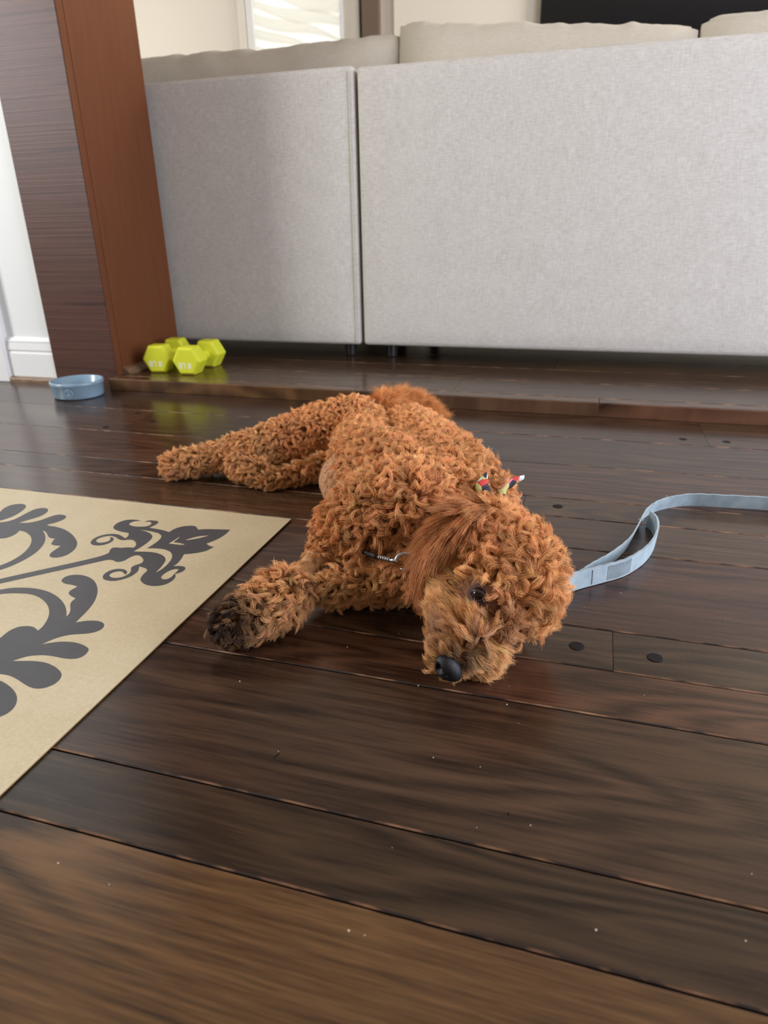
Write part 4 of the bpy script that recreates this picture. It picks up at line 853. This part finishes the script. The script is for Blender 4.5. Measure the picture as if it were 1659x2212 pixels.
# head
def f_mop(p, nn, lb):
    n_ = len(p); q = local_head(p); lat = q[:, 1]
    Ln = np.full(n_, 0.028) * rng.uniform(0.8, 1.2, n_)
    bd_ = np.min(np.linalg.norm(p[:, None] - BANDPTS[None], axis=2), axis=1); Ln *= np.where(bd_ < 0.035, 0.5, 1.0)
    brow = np.clip(1 - np.minimum(np.linalg.norm(p - EYES[0], axis=1), np.linalg.norm(p - EYES[1], axis=1)) / 0.045, 0, 1)
    Ln *= 1 - 0.5 * brow
    # over the brows the locks sweep sideways, away from the eyes
    away = p - (EYES[0] + EYES[1])[None] / 2; away = away - 0.5 * hf[None] * (away @ hf)[:, None]
    mid = (EYES[0] + EYES[1]) / 2; gw = np.clip(1.1 - np.linalg.norm(p - mid, axis=1) / 0.020, 0, 0.5)[:, None]
    mopcol = colours(n_, np.array([0.77, 0.385, 0.150])) * (1 - gw) + np.array([0.52, 0.33, 0.22])[None] * gw
    comb = unit(away) * 0.9 + GR[None] * 0.45 + rnd(n_, 0.45)
    return dict(comb=comb, Ln=Ln, lift=rng.uniform(0.35, 0.75, n_) * (1 - 0.35 * brow), amp=rng.uniform(0.004, 0.007, n_), turns=rng.uniform(0.7, 1.4, n_), rc=0.0042, ns=32, rad=0.00024, col=mopcol)
tag(add_coat('head_mop', [RI['mop']], 0.0061, f_mop), 'longer tousled curls on top of the head')
def f_face(p, nn, lb):
    n_ = len(p); dd = np.where((np.linalg.norm(p - EYES[0], axis=1) < np.linalg.norm(p - EYES[1], axis=1))[:, None], p - EYES[0], p - EYES[1])
    return dict(comb=unit(dd) - 0.3 * hf[None] + rnd(n_, 0.2), Ln=0.010 * rng.uniform(0.7, 1.2, n_), lift=0.22, amp=0.0008, turns=0.5, rc=0.003, ns=16, rad=0.00018, col=colours(n_, np.array([0.34, 0.14, 0.06])))
add_coat('face_fur', [RI['face']], 0.0045, f_face)
def f_muz(p, nn, lb):
    n_ = len(p); q = local_head(p); s_ = np.sign(q[:, 1] + 0.001)[:, None]
    near_n = np.clip(1 - np.linalg.norm(p - NOSE, axis=1) / 0.040, 0, 1)
    mu_ = lb == RI['muzzle']
    comb = np.where(mu_[:, None], he[None] * s_ * np.clip(np.abs(q[:, 1:2]) / 0.012, 0, 1) * 0.8 - hf[None] * 0.40 - hu[None] * 0.45, -hu[None] * 0.75 + he[None] * s_ * 0.35 - hf[None] * 0.25) + GR[None] * 0.1 + rnd(n_, 0.2)
    Ln = np.where(mu_, 0.025 * (1 - 0.65 * near_n), 0.030) * rng.uniform(0.8, 1.15, n_)
    top = np.clip(1 - np.abs(q[:, 1]) / 0.012, 0, 1) * (q[:, 2] > 0.0) * np.clip((q[:, 0] - 0.075) / 0.03, 0, 1)
    col = colours(n_, np.array([0.80, 0.43, 0.175])); dk = np.clip(top * 0.9 + near_n * 0.35, 0, 0.85)[:, None]
    col = col * (1 - dk) + np.array([0.09, 0.055, 0.035])[None] * dk
    lipw = (np.clip((q[:, 1] - 0.012) / 0.012, 0, 1) * np.clip((q[:, 0] - 0.075) / 0.02, 0, 1) * 0.7)[:, None]
    col = col * (1 - lipw) + np.array([0.34, 0.165, 0.115])[None] * lipw
    return dict(comb=comb, Ln=Ln, lift=np.where(mu_, rng.uniform(0.35, 0.65, n_), 0.28), amp=np.where(mu_, 0.0022, 0.0016), turns=0.6, rc=0.0042, ns=26, rad=0.00022, col=col)
tag(add_coat('muzzle_fur', [RI['muzzle'], RI['cheek']], 0.0056, f_muz), 'paler moustache and cheek hair')
# ear: long straight strands from the root down to the tip
ear_root = np.array(DOGD['ear'][0][:3]); ear_tip = np.array(DOGD['ear'][-1][:3])
def f_ear(p, nn, lb):
    n_ = len(p); s_ = np.clip(((p - ear_root) @ (ear_tip - ear_root)) / np.sum((ear_tip - ear_root) ** 2), 0, 1)[:, None]; d = unit(unit((ear_tip - ear_root)[None]) * (1 - 0.55 * s_) + np.array([0.05, -0.35, -0.9])[None] * (0.15 + 0.75 * s_) + rnd(n_, 0.10))
    return dict(comb=d, Ln=0.046 * rng.uniform(0.75, 1.15, n_), lift=rng.uniform(0.10, 0.24, n_), amp=0.0014, turns=rng.uniform(0.6, 1.1, n_), rc=0.0045, ns=30, rad=0.00021, col=colours(n_, np.array([0.57, 0.245, 0.092]), 0.12), taper=0.35, jit=0.20)
tag(add_coat('ear_hair', [0], 0.0050, f_ear, parent=EAR, src=(eco, eno, etri, np.zeros(len(eco), int))), 'long straight reddish ear hair')
print('strands', total)

# ---- eyes, nose
M_EYE = simple('dark_eye', (0.012, 0.006, 0.004), 0.06, 0.4)
M_LID = simple('eyelid_skin', (0.035, 0.022, 0.02), 0.4)
M_SCL = simple('eye_white_sliver', (0.35, 0.29, 0.28), 0.2)
for k, E_ in enumerate(EYES):
    ex = EYES[k] - hS
    look = unit(np.array(ex)[None])[0]; look = unit((look * 0.7 + hf * 0.25 + hu * 0.2)[None])[0]
    o = empty('eye'); o.parent = DOG; o.location = Vector(E_ - 0.0022 * look) - DL
    zq = Vector(look).to_track_quat('Z', 'Y'); o.rotation_euler = zq.to_euler(); o.scale = (0.86, 0.86, 0.86)
    bm = bmesh.new(); bmesh.ops.create_uvsphere(bm, u_segments=28, v_segments=18, radius=0.0092); from_bm('eyeball', bm, M_EYE, o, smooth=True)
    bm = bmesh.new(); ring_ = []
    for i in range(28):
        a_ = 2 * math.pi * i / 28; rx, ry = 0.0084, 0.0060
        xy = Vector((rx * math.cos(a_), ry * math.sin(a_), 0)); zz = math.sqrt(max(0, 0.0092 ** 2 - xy.length_squared)) - 0.0002
        ring_.append((xy.x, xy.y, zz))
    tube(bm, ring_, 0.0019, 8, closed=True); from_bm('eyelid', bm, M_LID, o, smooth=True)
M_NOSE = simple('black_nose_leather', (0.010, 0.0095, 0.010), 0.42, 0.35, bump=0.35, bscale=900)
bm = bmesh.new(); bmesh.ops.create_uvsphere(bm, u_segments=48, v_segments=32, radius=1.0)
for v_ in bm.verts:
    x, y, z = v_.co                                   # x side, y up, z forward
    d = Vector((x * 0.0172, y * 0.0138, z * 0.0120))
    if y < 0: d.x *= 1 + 0.25 * y
    for s_ in (-1, 1):                                # comma shaped nostrils
        q = Vector((x - s_ * 0.50, y + 0.12 - 0.30 * abs(x - s_ * 0.5), 0)); 
        if z > 0: d.z -= 0.0085 * math.exp(-((q.x / 0.26) ** 2 + (q.y / 0.24) ** 2))
    if z > 0: d.z -= 0.0016 * math.exp(-(x / 0.07) ** 2) * (1 if y < 0.3 else 0.3)
    v_.co = d
nf_ = unit((hf * 0.93 + hu * 0.22)[None])[0]; ne_ = he; nu_ = np.cross(nf_, ne_) * -1.0
nu_ = unit((hu - nf_ * (hu @ nf_))[None])[0]
nose = from_bm('nose', bm, M_NOSE, DOG, smooth=True)
mw = Matrix(((ne_[0], nu_[0], nf_[0], 0), (ne_[1], nu_[1], nf_[1], 0), (ne_[2], nu_[2], nf_[2], 0), (0, 0, 0, 1)))
if mw.to_3x3().determinant() < 0: mw = Matrix(((-ne_[0], nu_[0], nf_[0], 0), (-ne_[1], nu_[1], nf_[1], 0), (-ne_[2], nu_[2], nf_[2], 0), (0, 0, 0, 1)))
nose.rotation_euler = mw.to_euler(); nose.location = Vector(NOSE) - DL

# ================================================================== bandana tied round the neck
m, nt, b = mat('patchwork_cotton')
v = coords(nt, (1, 1, 1)); vo = N(nt, 'ShaderNodeTexVoronoi'); vo.inputs['Scale'].default_value = 85; L(nt, v, vo.inputs['Vector'])
sp = N(nt, 'ShaderNodeSeparateColor'); L(nt, vo.outputs['Color'], sp.inputs[0])
r = ramp(nt, sp.outputs[0], [(0.0, (0.60, 0.62, 0.20)), (0.30, (0.55, 0.72, 0.58)), (0.48, (0.035, 0.032, 0.05)), (0.64, (0.62, 0.05, 0.05)), (0.76, (0.75, 0.25, 0.27)), (0.86, (0.72, 0.78, 0.72))], 'CONSTANT')
L(nt, r.outputs[0], b.inputs['Base Color']); b.inputs['Roughness'].default_value = 0.8
M_COT = m
BD = tag(empty('bandana', (-0.10, 0.80, 0.12)), "patchwork cotton neck band knotted on top of the dog's neck, two ends standing up", 'bandana')
BO = Vector((-0.10, 0.80, 0.12))
def strip(name, path, widths, side, parent, twist=0.0, th=0.0008):
    P_ = catmull(path, 6); n_ = len(P_); bm = bmesh.new(); rings = []
    for i, p in enumerate(P_):
        t_ = Vector(P_[min(i + 1, n_ - 1)] - P_[max(i - 1, 0)]).normalized(); s = i / (n_ - 1)
        sd = Vector(side); sd = (sd - t_ * sd.dot(t_)).normalized(); nm = t_.cross(sd); a_ = twist * s
        sd, nm = sd * math.cos(a_) + nm * math.sin(a_), nm * math.cos(a_) - sd * math.sin(a_)
        w_ = np.interp(s, np.linspace(0, 1, len(widths)), widths) / 2; c_ = Vector(p) - BO
        rings.append([bm.verts.new(c_ + sd * w_ * k_ + nm * (th * d_ + 0.0016 * (1 - k_ * k_))) for k_, d_ in [(-1, -.5), (0, -.5), (1, -.5), (1, .5), (0, .5), (-1, .5)]])
    for a_, b_ in zip(rings, rings[1:]):
        for k in range(6): bm.faces.new((a_[k], a_[(k + 1) % 6], b_[(k + 1) % 6], b_[k]))
    bm.faces.new(rings[0]); bm.faces.new(rings[-1][::-1])
    return from_bm(name, bm, M_COT, parent, smooth=True)
strip('tied_end', DOGD['tie1'], [0.016, 0.019, 0.017, 0.0015], (1, 0.25, 0.1), BD, 0.3)
strip('tied_end', DOGD['tie2'], [0.009, 0.012, 0.015, 0.018, 0.011], (0.3, 0.5, 0.8), BD, 0.8)
bn = DOGD['band']
strip('band', bn, [0.013] * 4, (0.35, 0.9, 0.3), BD)
bm = bmesh.new(); bmesh.ops.create_uvsphere(bm, u_segments=14, v_segments=10, radius=0.0075)
for v_ in bm.verts: v_.co = Vector((v_.co.x * 1.1, v_.co.y, v_.co.z * 0.8)) * (1 + 0.15 * mnoise.noise(v_.co * 300)) + (Vector(DOGD['tie1'][0]) * 0.5 + Vector(DOGD['tie2'][0]) * 0.5 - BO)
from_bm('knot', bm, M_COT, BD, smooth=True)

# ================================================================== harness strap with its snap hook, at the chest
M_STRAP = simple('black_webbing', (0.012, 0.011, 0.012), 0.6, bump=0.3, bscale=900)
M_STEEL = simple('steel', (0.52, 0.55, 0.60), 0.22, 0.5, metal=1.0)
HN = tag(empty('harness_clip', Vector(DOGD['strap'][2])), "black strap with steel snap hook in the fur at the dog's chest", 'clip')
BO = Vector(DOGD['strap'][2])
st = [Vector(p) for p in DOGD['strap']]
tube_pts = [st[0], st[1], st[2] - Vector((0.004, 0, 0))]
so = strip('strap', [tuple(p) for p in tube_pts], [0.007, 0.0085, 0.008], (0.1, -0.5, 0.85), HN, th=0.0020); so.data.materials.clear(); so.data.materials.append(M_STRAP)
bm = bmesh.new()
for k in range(5): 
    c_ = st[2].lerp(st[3], k / 5) - BO; d_ = (st[3] - st[2]).normalized()
    tube(bm, [c_, c_ + d_ * 0.0022], 0.0034, 10)
tube(bm, [st[2] - BO, st[3] - BO, st[4] - BO - Vector((0.004, 0, 0))], [0.0022, 0.0022, 0.003], 10)
from_bm('swivel_shaft', bm, M_STEEL, HN, smooth=True)
bm = bmesh.new(); c_ = st[4] - BO + Vector((0.006, 0, 0)); hk = []
for i in range(22):
    a_ = math.pi * 1.05 + 2 * math.pi * 0.86 * -i / 21; hk.append(c_ + _R * (0.0105 * math.cos(a_)) + _U * (0.0095 * math.sin(a_)))
tube(bm, hk, [0.0026] * 18 + [0.0024, 0.0022, 0.0018, 0.001], 10)
from_bm('snap_hook', bm, M_STEEL, HN, smooth=True)
